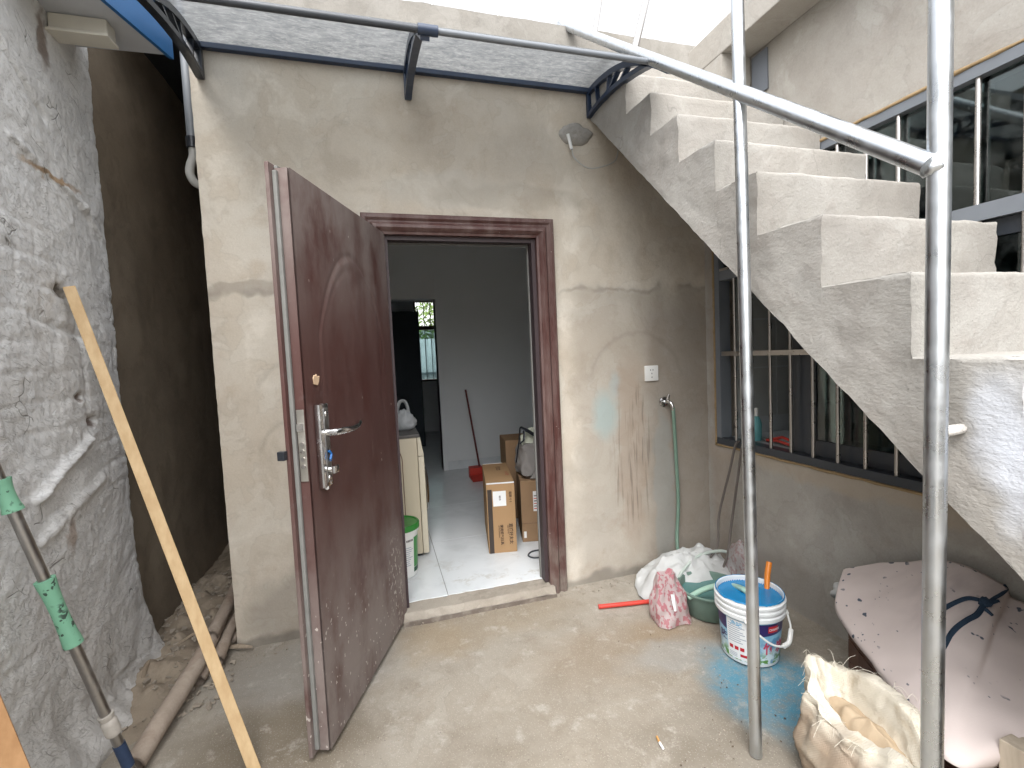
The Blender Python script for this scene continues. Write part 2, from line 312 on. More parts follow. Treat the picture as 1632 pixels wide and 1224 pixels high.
M_GREEN = flat('green_lid_plastic', (.03, .22, .035), .3, .5, 0, .1)
M_MINT = None
def mint_mat():
    g = G('mint_foam_grip', .55, .3); p = g.obj(); col = g.mix(g.noise(p, 14, 4), (.15, .36, .24), (.22, .45, .31))
    d = g.mr(g.f('SUBTRACT', g.vor(g.warp(p, 20, .04), 60), g.mr(g.noise(p, 50, 3), .35, .7, 0, .55)), 0, .06, 1, 0); dm = g.f('MULTIPLY', d, g.mr(g.noise(p, 18, 3), .38, .55)); col = g.mix(g.f('MULTIPLY', dm, .9), col, (.03, .04, .035)); return g.fin(col, g.bump(dm, .3, .003))
M_MINT = mint_mat()
M_HOSE = flat('green_hose', (.15, .235, .185), .35, .4, 0, .2, 20)
M_HOSE2 = flat('pale_hose', (.46, .52, .48), .35, .4, 0, .15, 20)
M_CABLE = flat('grey_cable', (.12, .105, .095), .5, .3, 0, .2, 20)
M_BASIN = flat('green_basin_plastic', (.12, .185, .155), .45, .4, 0, .25, 8)
M_PAINT = flat('wet_blue_paint', (.012, .19, .42), .25, .5, 0, .15, 14, .1, 20)
M_SACK = None

# ------------------------------------------------------------------ mesh helpers
class MB:
    def __init__(s): s.b = bmesh.new()
    def box(s, lo, hi, bev=0, rotz=None, c=None):
        r = bmesh.ops.create_cube(s.b, size=1); lo, hi = V(lo), V(hi)
        for v in r['verts']: v.co = V((lo[i]+(hi[i]-lo[i])*(v.co[i]+.5) for i in range(3)))
        if rotz is not None: bmesh.ops.rotate(s.b, verts=r['verts'], cent=c or (lo+hi)/2, matrix=Matrix.Rotation(rotz, 3, 'Z'))
        if bev:
            es = list({e for v in r['verts'] for e in v.link_edges}); bmesh.ops.bevel(s.b, geom=es, offset=bev, segments=2, profile=.6, affect='EDGES')
        return s
    def tube(s, pts, r, n=12, cap=True, flat=1.0, closed=False):
        pts = [V(p) for p in pts]; rs = r if isinstance(r, (list, tuple)) else [r]*len(pts); rings = []; u = None
        for i, p in enumerate(pts):
            d = (pts[min(i+1, len(pts)-1)]-pts[max(i-1, 0)]).normalized()
            if u is None: u = d.orthogonal().normalized()
            u = (u-d*u.dot(d)).normalized(); w = d.cross(u)
            rings.append([s.b.verts.new(p+(u*math.cos(2*math.pi*k/n)+w*math.sin(2*math.pi*k/n)*flat)*rs[i]) for k in range(n)])
        for a, b in zip(rings, rings[1:]):
            for k in range(n): s.b.faces.new((a[k], a[(k+1) % n], b[(k+1) % n], b[k]))
        if cap: s.b.faces.new(rings[0][::-1]); s.b.faces.new(rings[-1])
        return s
    def lathe(s, prof, c=(0, 0, 0), n=48, sx=1, sy=1, tilt=None, cap0=False, cap1=False):
        c = V(c); rings = []
        for r, z in prof:
            rg = []
            for k in range(n):
                a = 2*math.pi*k/n; q = V((r*math.cos(a)*sx, r*math.sin(a)*sy, z))
                if tilt: q = tilt @ q
                rg.append(s.b.verts.new(c+q))
            rings.append(rg)
        for a, b in zip(rings, rings[1:]):
            for k in range(n): s.b.faces.new((a[k], a[(k+1) % n], b[(k+1) % n], b[k]))
        if cap0: s.b.faces.new(rings[0][::-1])
        if cap1: s.b.faces.new(rings[-1])
        return s
    def prism(s, poly, ax, a0, a1):              # polygon in the two other axes, extruded along ax
        def mk(p, a):
            q = list(p); q.insert('xyz'.index(ax), a); return V(q)
        A = [s.b.verts.new(mk(p, a0)) for p in poly]; B = [s.b.verts.new(mk(p, a1)) for p in poly]
        s.b.faces.new(A[::-1]); s.b.faces.new(B)
        for i in range(len(poly)): s.b.faces.new((A[i], A[(i+1) % len(poly)], B[(i+1) % len(poly)], B[i]))
        return s
    def grid(s, fn, us, vs, keep=None):
        P = [[s.b.verts.new(fn(u, v)) for v in vs] for u in us]; F = []
        for i in range(len(us)-1):
            for j in range(len(vs)-1):
                if keep is None or keep((us[i]+us[i+1])/2, (vs[j]+vs[j+1])/2): F.append(s.b.faces.new((P[i][j], P[i+1][j], P[i+1][j+1], P[i][j+1])))
        return F
def frange(a, b, step):
    n = max(1, int(round(abs(b-a)/step))); return [a+(b-a)*i/n for i in range(n+1)]
def thing(name, label, cat, loc=(0, 0, 0), rz=0, group=None, kind=None):
    o = bpy.data.objects.new(name, None); COL.objects.link(o); o.location = loc; o.rotation_euler = (0, 0, rz); o.empty_display_size = .1
    tag(o, label, cat, group, kind); return o
def tag(o, label=None, cat=None, group=None, kind=None):
    for k, v in (('label', label), ('category', cat), ('group', group), ('kind', kind)):
        if v: o[k] = v
    return o
def wm(o):
    m = Matrix.LocRotScale(o.location, o.rotation_euler, o.scale)
    return wm(o.parent) @ m if o.parent else m
def obj(name, mb, mat, parent=None, local=False, smooth=None, base=None, label=None, kind=None):
    b = mb.b if isinstance(mb, MB) else mb
    bmesh.ops.recalc_face_normals(b, faces=b.faces) if smooth != 'keep' else None
    o = bpy.data.objects.new(name, None if False else bpy.data.meshes.new(name))
    if parent and not local: b.transform(wm(parent).inverted())
    if not parent and not local:
        lo = V((min(v.co[i] for v in b.verts) for i in range(3))); hi = V((max(v.co[i] for v in b.verts) for i in range(3)))
        c = V(base) if base else V(((lo.x+hi.x)/2, (lo.y+hi.y)/2, lo.z)); b.transform(Matrix.Translation(-c)); o.location = c
    if smooth and smooth is not True and smooth != 'keep':
        for f in b.faces: f.smooth = True
        for e in b.edges:
            if len(e.link_faces) == 2 and e.calc_face_angle(0) > smooth: e.smooth = False
    elif smooth:
        for f in b.faces: f.smooth = True
    b.to_mesh(o.data); b.free(); o.data.materials.append(mat); COL.objects.link(o)
    if parent: o.parent = parent
    if label: o['label'] = label
    if kind: o['kind'] = kind
    return o
SM = R(40)
def fbm(p, sc, oc=4): return noise.fractal(V(p)*sc, 1.0, 2.0, oc)
def slab(name, O, U, Vv, w, h, th, res, disp, mat, parent, holes=(), edge=.0, kind=None, label=None):
    """plastered wall: O corner, U/V unit axes, front normal U x V; holes are (u0,u1,v0,v1); uneven front and arrises"""
    O, U, Vv = V(O), V(U), V(Vv); nrm = U.cross(Vv).normalized()
    us = sorted(set(round(x, 4) for x in frange(0, w, res))|{x for hh in holes for x in hh[:2]}); vs = sorted(set(round(x, 4) for x in frange(0, h, res))|{x for hh in holes for x in hh[2:]})
    mb = MB(); b = mb.b
    def keep(u, v): return not any(a < u < c and d < v < e for a, c, d, e in holes)
    def front(u, v):
        p = O+U*u+Vv*v; q = disp*(fbm(p, 2.2, 3)+.5*fbm(p+V((5, 3, 1)), 9, 3)); p = p+nrm*q
        if edge and (u < 1e-6 or u > w-1e-6): p += U*edge*fbm(p, 45, 4)
        if edge and (v < 1e-6 or v > h-1e-6): p += Vv*edge*fbm(p, 24, 4)
        return p
    F = mb.grid(front, us, vs, keep)
    for f in F: f.normal_update()
    rim = [e for e in b.edges if len(e.link_faces) == 1]
    r = bmesh.ops.extrude_edge_only(b, edges=rim); nv = [x for x in r['geom'] if isinstance(x, bmesh.types.BMVert)]
    for v in nv:
        d = (v.co-O).dot(nrm); v.co -= nrm*(th+d)
    bk = [[None]*len(vs) for _ in us]
    mb.grid(lambda u, v: O+U*u+Vv*v-nrm*th, [us[0]]+[x for hh in holes for x in hh[:2]]+[us[-1]] if not holes else sorted({us[0], us[-1]}|{x for hh in holes for x in hh[:2]}), sorted({vs[0], vs[-1]}|{x for hh in holes for x in hh[2:]}), keep)
    bmesh.ops.remove_doubles(b, verts=[v for v in b.verts if not v.link_faces], dist=1e-6)
    for v in [v for v in b.verts if not v.link_faces]: b.verts.remove(v)
    return obj(name, mb, mat, parent, smooth=R(35), kind=kind, label=label)

W = 2.687
# ================================================================== SETTING
us = frange(-.75, 3.0, .03); vs = frange(-5.0, .12, .03); mb = MB()
def fz(u, v): return .006*fbm((u, v, 0), 1.6, 3)+.0022*fbm((u, v, 3), 14, 3)
mb.grid(lambda u, v: V((u, v, fz(u, v)-.004)), us, vs); fl = obj('courtyard_floor', mb, M_FLOOR, smooth=True); tag(fl, kind='structure')
mb = MB(); mb.box((-40, -40, -.25), (40, 60, -.05)); tag(obj('ground', mb, M_FLOOR), kind='structure')

# ---- the house with the open doorway
house = thing('house', 'low beige rendered house with the open doorway straight ahead', 'house', (1.2, 0, 0))
DX0, DX1, DZ = .775, 1.61, 2.0
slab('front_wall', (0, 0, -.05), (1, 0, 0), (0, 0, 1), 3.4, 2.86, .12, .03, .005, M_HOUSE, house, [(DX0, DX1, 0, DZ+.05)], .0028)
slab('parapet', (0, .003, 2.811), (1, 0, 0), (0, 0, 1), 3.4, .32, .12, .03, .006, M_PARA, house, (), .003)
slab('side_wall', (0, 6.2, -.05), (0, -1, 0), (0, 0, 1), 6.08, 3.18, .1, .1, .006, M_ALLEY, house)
mb = MB(); mb.box((.11, .15, 2.72), (2.66, 6.2, 2.9)); obj('roof_slab', mb, M_INWALL, house)
mb = MB(); mb.box((2.6, .14, 0), (2.66, 6.2, 2.715)); obj('room_side_wall', mb, M_INWALL, house)
mb = MB(); mb.box((.105, .14, .0), (.16, 6.2, 2.715)); obj('room_side_wall', mb, M_INWALL, house)
PX0, PX1, PZ = .45, 1.40, 2.02
mb = MB(); mb.box((PX1, 2.95, .05), (2.598, 3.1, 2.715)); mb.box((.162, 2.95, PZ), (PX1-.001, 3.1, 2.715)); mb.box((.162, 2.95, .05), (PX0, 3.1, PZ-.001)); obj('partition_wall', mb, M_INWALL, house)
mb = MB(); mb.box((PX1+.06, 2.935, .052), (2.597, 2.949, .15), .003); obj('baseboard', mb, M_TILE, house)
mb = MB(); mb.box((PX1, 2.93, .052), (PX1+.055, 3.12, PZ)); mb.box((PX0-.05, 2.93, .052), (PX0, 3.12, PZ)); mb.box((PX0-.05, 2.93, PZ+.001), (PX1+.055, 3.12, PZ+.055)); obj('doorway_trim', mb, M_INWALL, house)
# back room wall with its window
BY = 6.0; bx0, bx1, bz0, bz1 = 1.41, 2.0, .95, 2.38
mb = MB(); mb.box((.162, BY, .05), (bx0, BY+.15, 2.715)); mb.box((bx1, BY, .05), (2.598, BY+.15, 2.715)); mb.box((bx0+.001, BY, .05), (bx1-.001, BY+.15, bz0)); mb.box((bx0+.001, BY, bz1), (bx1-.001, BY+.15, 2.715)); obj('back_wall', mb, M_INWALL, house)
mb = MB()
for a, c in (((bx0, bz0), (bx0+.035, bz1)), ((bx1-.035, bz0), (bx1, bz1)), ((bx0+.036, bz0), (bx1-.036, bz0+.035)), ((bx0+.036, bz1-.035), (bx1-.036, bz1)), ((bx0+.036, 1.86), (bx1-.036, 1.93))):
    mb.box((a[0]+.002, BY+.03, a[1]+.002), (c[0]-.002, BY+.09, c[1]-.002))
bw = obj('window', mb, flat('brown_window_frame', (.07, .035, .025), .5), house)
for i in range(5):
    mb = MB(); x = bx0+.07+i*.11; mb.tube([(x, BY+.1, bz0+.004), (x, BY+.1, bz1-.004)], .007, 6); obj('bar', mb, M_BLACK, bw)
mb = MB(); mb.box((bx0+.037, BY+.055, bz0+.036), (bx1-.037, BY+.059, 1.859)); obj('pane', mb, M_GLASS, bw)
# floor tiles, each its own piece
tile_me = None; gap = .0035
xs = [.162, .227, 1.027, 1.827, 2.598]; ys = [.06, .85, 1.65, 2.45, 3.25, 4.05, 4.85, 5.65, 5.998]; cache = {}
for i in range(4):
    for j in range(8):
        w, h = round(xs[i+1]-xs[i], 3), round(ys[j+1]-ys[j], 3)
        if (w, h) not in cache:
            mb = MB(); mb.box((0, 0, .02), (w-gap, h-gap, .05), .0015); o = obj('tile', mb, M_TILE, None, local=True); cache[(w, h)] = o.data
        else:
            o = bpy.data.objects.new('tile', cache[(w, h)]); COL.objects.link(o)
        o.parent = house; o.location = V((xs[i], ys[j], .0))-house.location
mb = MB(); mb.box((.12, .05, -.04), (2.64, 6.1, .045)); obj('grout_bed', mb, flat('grey_grout', (.25, .25, .24), .9), house)
# threshold: rough concrete sill
mb = MB(); mb.grid(lambda u, v: V((u, v, .046+.006*fbm((u, v, 1), 14, 4)-(.03 if v < -.07 else 0))), frange(DX0, DX1, .015), frange(-.085, .06, .015)); 
mb.grid(lambda u, v: V((u, -.085+.006*fbm((u, v, 7), 20, 3), v)), frange(DX0, DX1, .015), [-.02, 0, .016])
obj('threshold', mb, plaster('sill_concrete', (.30, .265, .22), (.37, .335, .285), (.22, .19, .155), 1.4, sill_marks), house, smooth=True)
# door frame: moulded architrave in three mitred pieces
def frame_piece(p0, p1, in0, in1):
    prof = [(0, -.002), (0, -.03), (.006, -.037), (.022, -.040), (.034, -.030), (.042, -.030), (.055, -.046), (.070, -.048), (.080, -.040), (.088, -.028), (.1, -.026), (.1, .05)]
    mb = MB(); A = [mb.b.verts.new(V(p0)+V(in0)*t+V((0, d, 0))) for t, d in prof]; B = [mb.b.verts.new(V(p1)+V(in1)*t+V((0, d, 0))) for t, d in prof]
    for k in range(len(prof)-1): mb.b.faces.new((A[k], A[k+1], B[k+1], B[k]))
    mb.b.faces.new(A); mb.b.faces.new(B[::-1]); return mb
FL, FR, FT = .69, 1.695, 2.08
dfr = obj('door_frame', frame_piece((FL, 0, FT), (FR, 0, FT), (1, 0, -1), (-1, 0, -1)), M_FRAME, house, smooth=R(25))
obj('jamb', frame_piece((FL, 0, -.01), (FL, 0, FT), (1, 0, 0), (1, 0, -1)), M_FRAME, dfr, smooth=R(25))
obj('jamb', frame_piece((FR, 0, -.01), (FR, 0, FT), (-1, 0, 0), (-1, 0, -1)), M_FRAME, dfr, smooth=R(25))
M_SEAL = flat('grey_rubber_seal', (.20, .20, .19), .8, .3, 0, .25, 20)
mb = MB(); mb.box((FR-.122, .0, .05), (FR-.1005, .06, FT-.1)); mb.box((FL+.1005, .0, .05), (FL+.122, .06, FT-.1)); mb.box((FL+.123, .0, FT-.122), (FR-.123, .06, FT-.1005)); obj('rebate', mb, flat('dark_rebate_paint', (.05, .035, .038), .5), dfr)
mb = MB(); mb.box((FR-.128, .062, .05), (FR-.113, .078, FT-.11)); mb.box((FL+.128, .062, FT-.128), (FR-.129, .078, FT-.113)); obj('seal', mb, M_SEAL, dfr)
# cement patch where the cable comes out
mb = MB(); c = V((1.862, 0, 2.555))
def pz(u, v):
    r = u*(1+.18*fbm((math.cos(v)*1.3, math.sin(v)*1.3, 2), 1.2, 3)); return c+V((.10*r*math.cos(v), -.004-.016*(1-u**3)*(1+.3*fbm((r*math.cos(v), r*math.sin(v), 0), 4, 3))+(.012 if u > .99 else 0), .062*r*math.sin(v)))
mb.grid(pz, frange(.001, 1, .1), frange(0, 2*math.pi, .17)); obj('cement_patch', mb, plaster('fresh_cement', (.30, .285, .26), (.36, .34, .31), (.26, .24, .215), 1.2), house, smooth=True)

# ---- alley and neighbour on the left
nb = thing('neighbour_wall', 'lumpy whitewashed old wall along the left side', 'wall', (-.5, -1, 0))
def rw(u, v):           # u runs towards the camera from the far edge, v is height
    y = .07-u; x = -.392+.05*min(u, 1.5)
    p = V((x, y, v)); q = V((0, y, v))
    d = .012*fbm(q, 1.5, 3)+.005*fbm(q+V((3, 1, 2)), 6, 4)
    rr = V((0, y*.86-v*.5, y*.5+v*.86)); s = noise.noise(V((1, rr.y*12, rr.z*34)))+.6*noise.noise(V((4, rr.y*26, rr.z*70)))
    d += .002*max(0, s)+.0022*fbm(q, 40, 4)+.004*max(0, fbm(q+V((9, 0, 0)), 12, 4)-.15)
    vor = noise.voronoi(V((0, y*7+.4*fbm(q, 5, 2), v*11)))[0]; d += .0012*min(1, (vor[1]-vor[0])*3)-.001
    d += .10*max(0, (.55-v)/.55)**2*(1+.6*fbm(q, 3, 3))                     # thick foot of the wall
    # ledges and scars
    for (y0, z0, y1, z1, wdt, amp) in ((-.55, 2.13, -.12, 2.03, .012, .012), (-.12, 2.03, .02, 1.93, .012, .010), (-.62, .96, -.28, 1.10, .016, .024), (-.55, 1.55, -.2, 1.50, .015, -.012), (-.26, 1.6, -.25, 1.1, .012, -.012), (-.62, .82, -.2, .93, .022, .014), (-.6, 2.45, -.33, 2.28, .012, -.018)):
        ab = V((y1-y0, z1-z0)); t = max(0, min(1, ((y-y0)*ab.x+(v-z0)*ab.y)/ab.length_squared)); dd = math.hypot(y-y0-ab.x*t, v-z0-ab.y*t)+.012*fbm(q, 16, 3)
        d += amp*math.exp(-(dd/wdt)**2)
    for (y0, z0, rr2, amp) in ((-.34, 1.665, .03, -.035), (-.22, 1.165, .03, -.035), (-.30, 1.27, .016, -.03), (-.5, 2.72, .05, -.03)):
        d += amp*math.exp(-((y-y0)**2+(v-z0)**2*1.6)/rr2**2)
    cs = (v+.03*fbm(q, 2, 2))/.098; fr_ = abs(cs-round(cs)); bk = (y+.06*(int(round(cs-.5)) % 2)*2)/.24; fb = abs(bk-round(bk)); d -= .0045*max(0, min(1, .3+2*fbm(q+V((2, 0, 0)), 1.8, 2)))*max(math.exp(-(fr_/.10)**2), .7*math.exp(-(fb/.05)**2))
    e = max(0, 1-u/.035); d -= .035*e*e
    return V((x+d, y, v))
mb = MB(); mb.grid(rw, frange(0, 1.3, .0075), frange(-.03, 3.0, .0085)); obj('rough_face', mb, M_ROUGH, nb, smooth=True)
mb = MB(); mb.grid(rw, frange(1.3, 3.6, .05), frange(-.03, 3.0, .05)); obj('rough_face', mb, M_ROUGH, nb, smooth=True)
mb = MB(); mb.box((-1.2, -3.5, -.03), (-.47, .06, 2.99)); obj('wall_core', mb, M_ROUGH, nb)
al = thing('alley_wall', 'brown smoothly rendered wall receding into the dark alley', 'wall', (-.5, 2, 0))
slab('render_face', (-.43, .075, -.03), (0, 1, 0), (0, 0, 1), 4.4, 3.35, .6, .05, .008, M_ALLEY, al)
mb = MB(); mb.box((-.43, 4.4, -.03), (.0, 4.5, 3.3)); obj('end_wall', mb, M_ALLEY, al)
mb = MB(); mb.box((-.6, .06, 3.15), (.13, 4.5, 3.2)); tag(obj('alley_cover', mb, M_ALU), 'dark cover spanning the narrow alley between the two walls', 'roof')
# neighbour's eave
ea = thing('roof_eave', 'white painted eave slab with a blue edge at the upper left', 'eave', (-.3, -.3, 2.7))
ep = [(-.75, -.045), (-.05, -.07), (-.15, -.40), (-.30, -.95), (-.75, -.95)]
mb = MB(); mb.prism(ep, 'z', 2.70, 2.80); obj('slab', mb, flat('white_eave_paint', (.50, .52, .55), .7), ea)
mb = MB(); mb.prism([(-.049, -.066), (-.149, -.398), (-.299, -.95), (-.285, -.953), (-.134, -.402), (-.034, -.068)], 'z', 2.685, 2.84); obj('fascia', mb, flat('blue_fascia_paint', (.025, .12, .30), .4, .45), ea)
lb = thing('lamp_box', 'cream box lamp fixed under the white eave', 'lamp', (-.25, -.22, 2.62))
mb = MB(); mb.box((-.37, -.27, 2.64), (-.185, -.20, 2.697), .006); obj('housing', mb, flat('cream_plastic', (.62, .60, .53), .5), lb)
mb = MB(); mb.box((-.375, -.28, 2.628), (-.18, -.195, 2.6395), .003); obj('cover', mb, flat('cream_plastic_cover', (.66, .64, .57), .45), lb)

# ---- right-hand building
rb = thing('side_building', 'grey rendered building with a wide barred window on the right', 'building', (3.2, -1.5, 0))
WY0, WY1, WZ0, WZ1 = -.075, -2.75, .75, 2.25
slab('wall', (W, .0, -.05), (0, -1, 0), (0, 0, 1), 4.6, 3.035, .14, .035, .005, M_RIGHT, rb, [(-WY0, -WY1, WZ0+.05, WZ1+.05)], .004)
mb = MB(); mb.box((2.5, -4.6, 2.835), (W-.004, -.135, 2.99), .006); obj('eave', mb, M_RIGHT, rb)
slab('pier', (2.5, -.395, 2.3), (1, 0, 0), (0, 0, 1), .18, .534, .39, .03, .006, M_RIGHT, rb, (), .006)
mb = MB(); mb.box((W-.012, -.505, 2.62), (W-.001, -.405, 2.82), .004); obj('recess_shade_panel', mb, flat('blue_grey_recess_shade', (.16, .175, .20), .6), rb)  # thin dark panel added to stand for the shaded recess beside the pier
M_FOAM = flat('yellow_gap_foam', (.30, .215, .12), .9, .2, 0, .35, 30, .6, 60)
win = obj('window', MB().box((W-.004, WY1+.01, WZ0+.012), (W+.07, WY0-.012, WZ0+.05)), M_ALU, rb)
mb = MB(); mb.box((W-.004, WY1+.01, WZ1-.05), (W+.07, WY0-.012, WZ1-.012)); mb.box((W-.004, WY0-.05, WZ0+.051), (W+.07, WY0-.012, WZ1-.051)); obj('frame', mb, M_ALU2, win)
mb = MB(); mb.box((W-.001, WY1+.01, 1.73), (W+.06, WY0-.051, 1.785)); obj('transom', mb, M_ALU2, win)
mb = MB()
for (a, b) in (((WY0, WZ1-.006), (WY1, WZ1-.006)), ((WY0, WZ0+.004), (WY1, WZ0+.004)), ((WY0-.004, WZ0), (WY0-.004, WZ1))):
    pts = [V((W-.004+.004*fbm((0, t*9, 3), 3, 3), a[0]+(b[0]-a[0])*t, a[1]+(b[1]-a[1])*t+.005*fbm((0, t*30, 7), 2, 3))) for t in frange(0, 1, .02)]
    mb.tube(pts, [.0075+.005*fbm((1, t*40, 5), 2, 2) for t in frange(0, 1, .02)], 6)
obj('gap_foam', mb, M_FOAM, win, smooth=True)
y = -.23
while y > WY1+.05:
    obj('bar', MB().tube([(W+.012, y, WZ0+.05), (W+.012, y, WZ1-.05)], .0085, 10), M_STEEL, win, smooth=SM); y -= .1255
obj('flat_bar', MB().box((W+.003, WY1+.05, 1.29), (W+.021, WY0-.052, 1.316)), M_STEEL, win)
obj('bracket', MB().box((W-.0, -.20, 1.765), (W+.03, -.085, 1.80)), M_STEEL, win)
for k, (y0, y1, xx) in enumerate(((-.66, -1.38, W+.048), (-1.34, -2.06, W+.03), (-2.02, -2.72, W+.048))):
    mb = MB(); t = .055; z0, z1 = WZ0+.052, 1.728
    mb.box((xx, y1, z0), (xx+.016, y0, z0+.075)); mb.box((xx, y1, z1-t), (xx+.016, y0, z1)); mb.box((xx, y1, z0+.076), (xx+.016, y1+t, z1-t-.001)); mb.box((xx, y0-t, z0+.076), (xx+.016, y0, z1-t-.001)); obj('sash', mb, M_ALU, win)
    obj('pane', MB().box((xx+.006, y1+t+.001, z0+.077), (xx+.01, y0-t-.001, z1-t-.002)), M_GLASS, win)
obj('sash', MB().box((W+.03, -.12, WZ0+.053), (W+.046, -.088, 1.727)).box((W+.048, -.66, WZ0+.053), (W+.064, -.58, 1.727)), M_ALU, win)
for (y0, y1) in ((-.13, -.75), (-.79, -1.5), (-1.54, -2.7)):
    obj('pane', MB().box((W+.03, y1, 1.787), (W+.034, y0, WZ1-.052)), M_GLASS, win)
for yy in (-.77, -1.52): obj('mullion', MB().box((W+.02, yy-.019, 1.787), (W+.05, yy+.019, WZ1-.052)), M_ALU, win)
mb = MB(); x0, x1 = W+.145, W+2.4
mb.box((x1, -4.5, -.05), (x1+.1, 0, 2.8)); mb.box((x0, -.08, -.05), (x1-.001, .0, 2.8)); mb.box((x0, -4.5, -.05), (x1-.001, -4.4, 2.8)); mb.box((x0, -4.399, -.05), (x1-.001, -.081, .0)); mb.box((x0, -4.399, 2.75), (x1-.001, -.081, 2.8)); obj('room', mb, M_DARKROOM, rb)
mb = MB()
for k in range(5): mb.box((x0+.01+.30*k, -.0825, .9), (x0+.30*(k+1), -.0805, 1.2)); mb.box((x0+.01+.30*k, -.0825, 1.21), (x0+.30*(k+1), -.0805, 1.5)); mb.box((x0+.01+.30*k, -.0825, 1.51), (x0+.30*(k+1), -.0805, 1.8))
obj('wall_tiles', mb, flat('pale_wall_tile', (.40, .41, .40), .25, .5), rb, kind='stuff')
bt = thing('ceiling_batten', 'thin white batten seen through the upper glass of the side window', 'lamp', (W+.8, -1.6, 2.5))
obj('tube_light', MB().box((W+.65, -2.4, 2.44), (W+.70, -1.0, 2.48), .005), M_WHITE, bt); obj('end_bracket', MB().box((W+.64, -1.02, 2.40), (W+.71, -.99, 2.439)), M_WHITE, bt)
# things on the inner sill
tl = thing('pliers', 'red handled tool lying on the inner sill behind the bars', 'tool', (W+.16, -.42, .8))
mb = MB(); mb.tube([(W+.10, -.36, .815), (W+.11, -.43, .82), (W+.10, -.52, .812)], .008, 8); obj('handle', mb, M_RED, tl, smooth=SM)
mb = MB(); mb.tube([(W+.12, -.36, .815), (W+.13, -.44, .84), (W+.11, -.53, .83)], .008, 8); obj('handle', mb, M_RED, tl, smooth=SM)
mb = MB(); mb.tube([(W+.11, -.36, .815), (W+.12, -.30, .815)], [.012, .004], 8); obj('jaw', mb, M_STEEL, tl, smooth=SM)
bo = thing('spray_bottle', 'small white and teal bottle standing inside the barred window', 'bottle', (W+.11, -.27, .8))
obj('body', MB().lathe([(.0, .8), (.028, .8), (.030, .83), (.030, .9), (.02, .93), (.012, .94)], (W+.11, -.275, 0), 20), flat('teal_bottle', (.12, .34, .36), .3), bo, smooth=SM); obj('cap', MB().lathe([(.012, .94), (.013, .985), (.0, .987)], (W+.11, -.275, 0), 16), M_WHITE, bo, smooth=SM)
tag(obj('helmet', MB().lathe([(.0, 1.05), (.05, 1.045), (.09, 1.02), (.115, .97), (.12, .9), (.118, .8)], (W+.27, -.52, 0), 28), M_BLACK, smooth=SM), 'black rounded object standing on the sill behind the bars', 'container')
obj('inner_sill', MB().box((W+.071, WY1, .74), (W+.5, WY0-.02, .797)), M_DARKROOM, rb)

# ---- concrete stairs
st = thing('staircase', 'bare rendered concrete staircase climbing to the roof on the right', 'stairs', (2.3, -1.8, 0))
XS = 1.95
NOSE = [(-.19, 2.875), (-.392, 2.68), (-.592, 2.485), (-.79, 2.296), (-1.0, 2.103), (-1.196, 1.918), (-1.428, 1.711), (-1.662, 1.508), (-1.868, 1.305), (-2.08, 1.11), (-2.29, .915), (-2.5, .72), (-2.71, .525), (-2.92, .33), (-3.13, .135)]
def soffit(y): return max(-.02, 2.645+.958*y)
def topz(y):
    for (ny, nz) in NOSE:
        if y >= ny-1e-6: return nz
    return 0
mb = MB()
def ey(z): return .006*fbm((0, z, 3), 16, 4)
def ez(y): return .005*fbm((3, y, 5), 14, 4)
def lw(x, y, z):
    p = V((x, y, z)); d = .008*fbm(p, 3, 3)+.0035*fbm(p, 16, 4); return d
for k in range(len(NOSE)):
    y1 = 0.0 if k == 0 else NOSE[k-1][0]; y0, z1 = NOSE[k]
    for_y = frange(y0, y1, .02); n = 26
    zl = NOSE[k+1][1] if k+1 < len(NOSE) else 0
    def fs(yy, t, z1=z1, y0=y0, y1=y1, zl=zl):
        zs = soffit(yy); zs += .006*fbm((1, yy, 2), 22, 3); z = zs+(z1-zs)*t
        return V((XS-lw(XS, yy, z)+(.007 if t > .999 else 0), yy-(.0 if yy > y0+1e-4 else ey(z)*min(1, max(0, (z-zl)/.02))), z+(ez(yy) if t > .999 else 0)))
    mb.grid(fs, for_y, [i/n for i in range(n)]+[.985, 1])
ysf = frange(-2.76, 0, .03)
mb.grid(lambda yy, x: V((x if x > XS+.01 else XS-lw(XS, yy, soffit(yy)), yy, soffit(yy)+.006*fbm((1, yy, 2), 22, 3)+(.006*fbm((x, yy, 0), 6, 3) if x > XS+.01 else 0))), ysf, frange(XS, W-.004, .09))
obj('stringer', mb, M_STAIR, st, smooth=R(50))
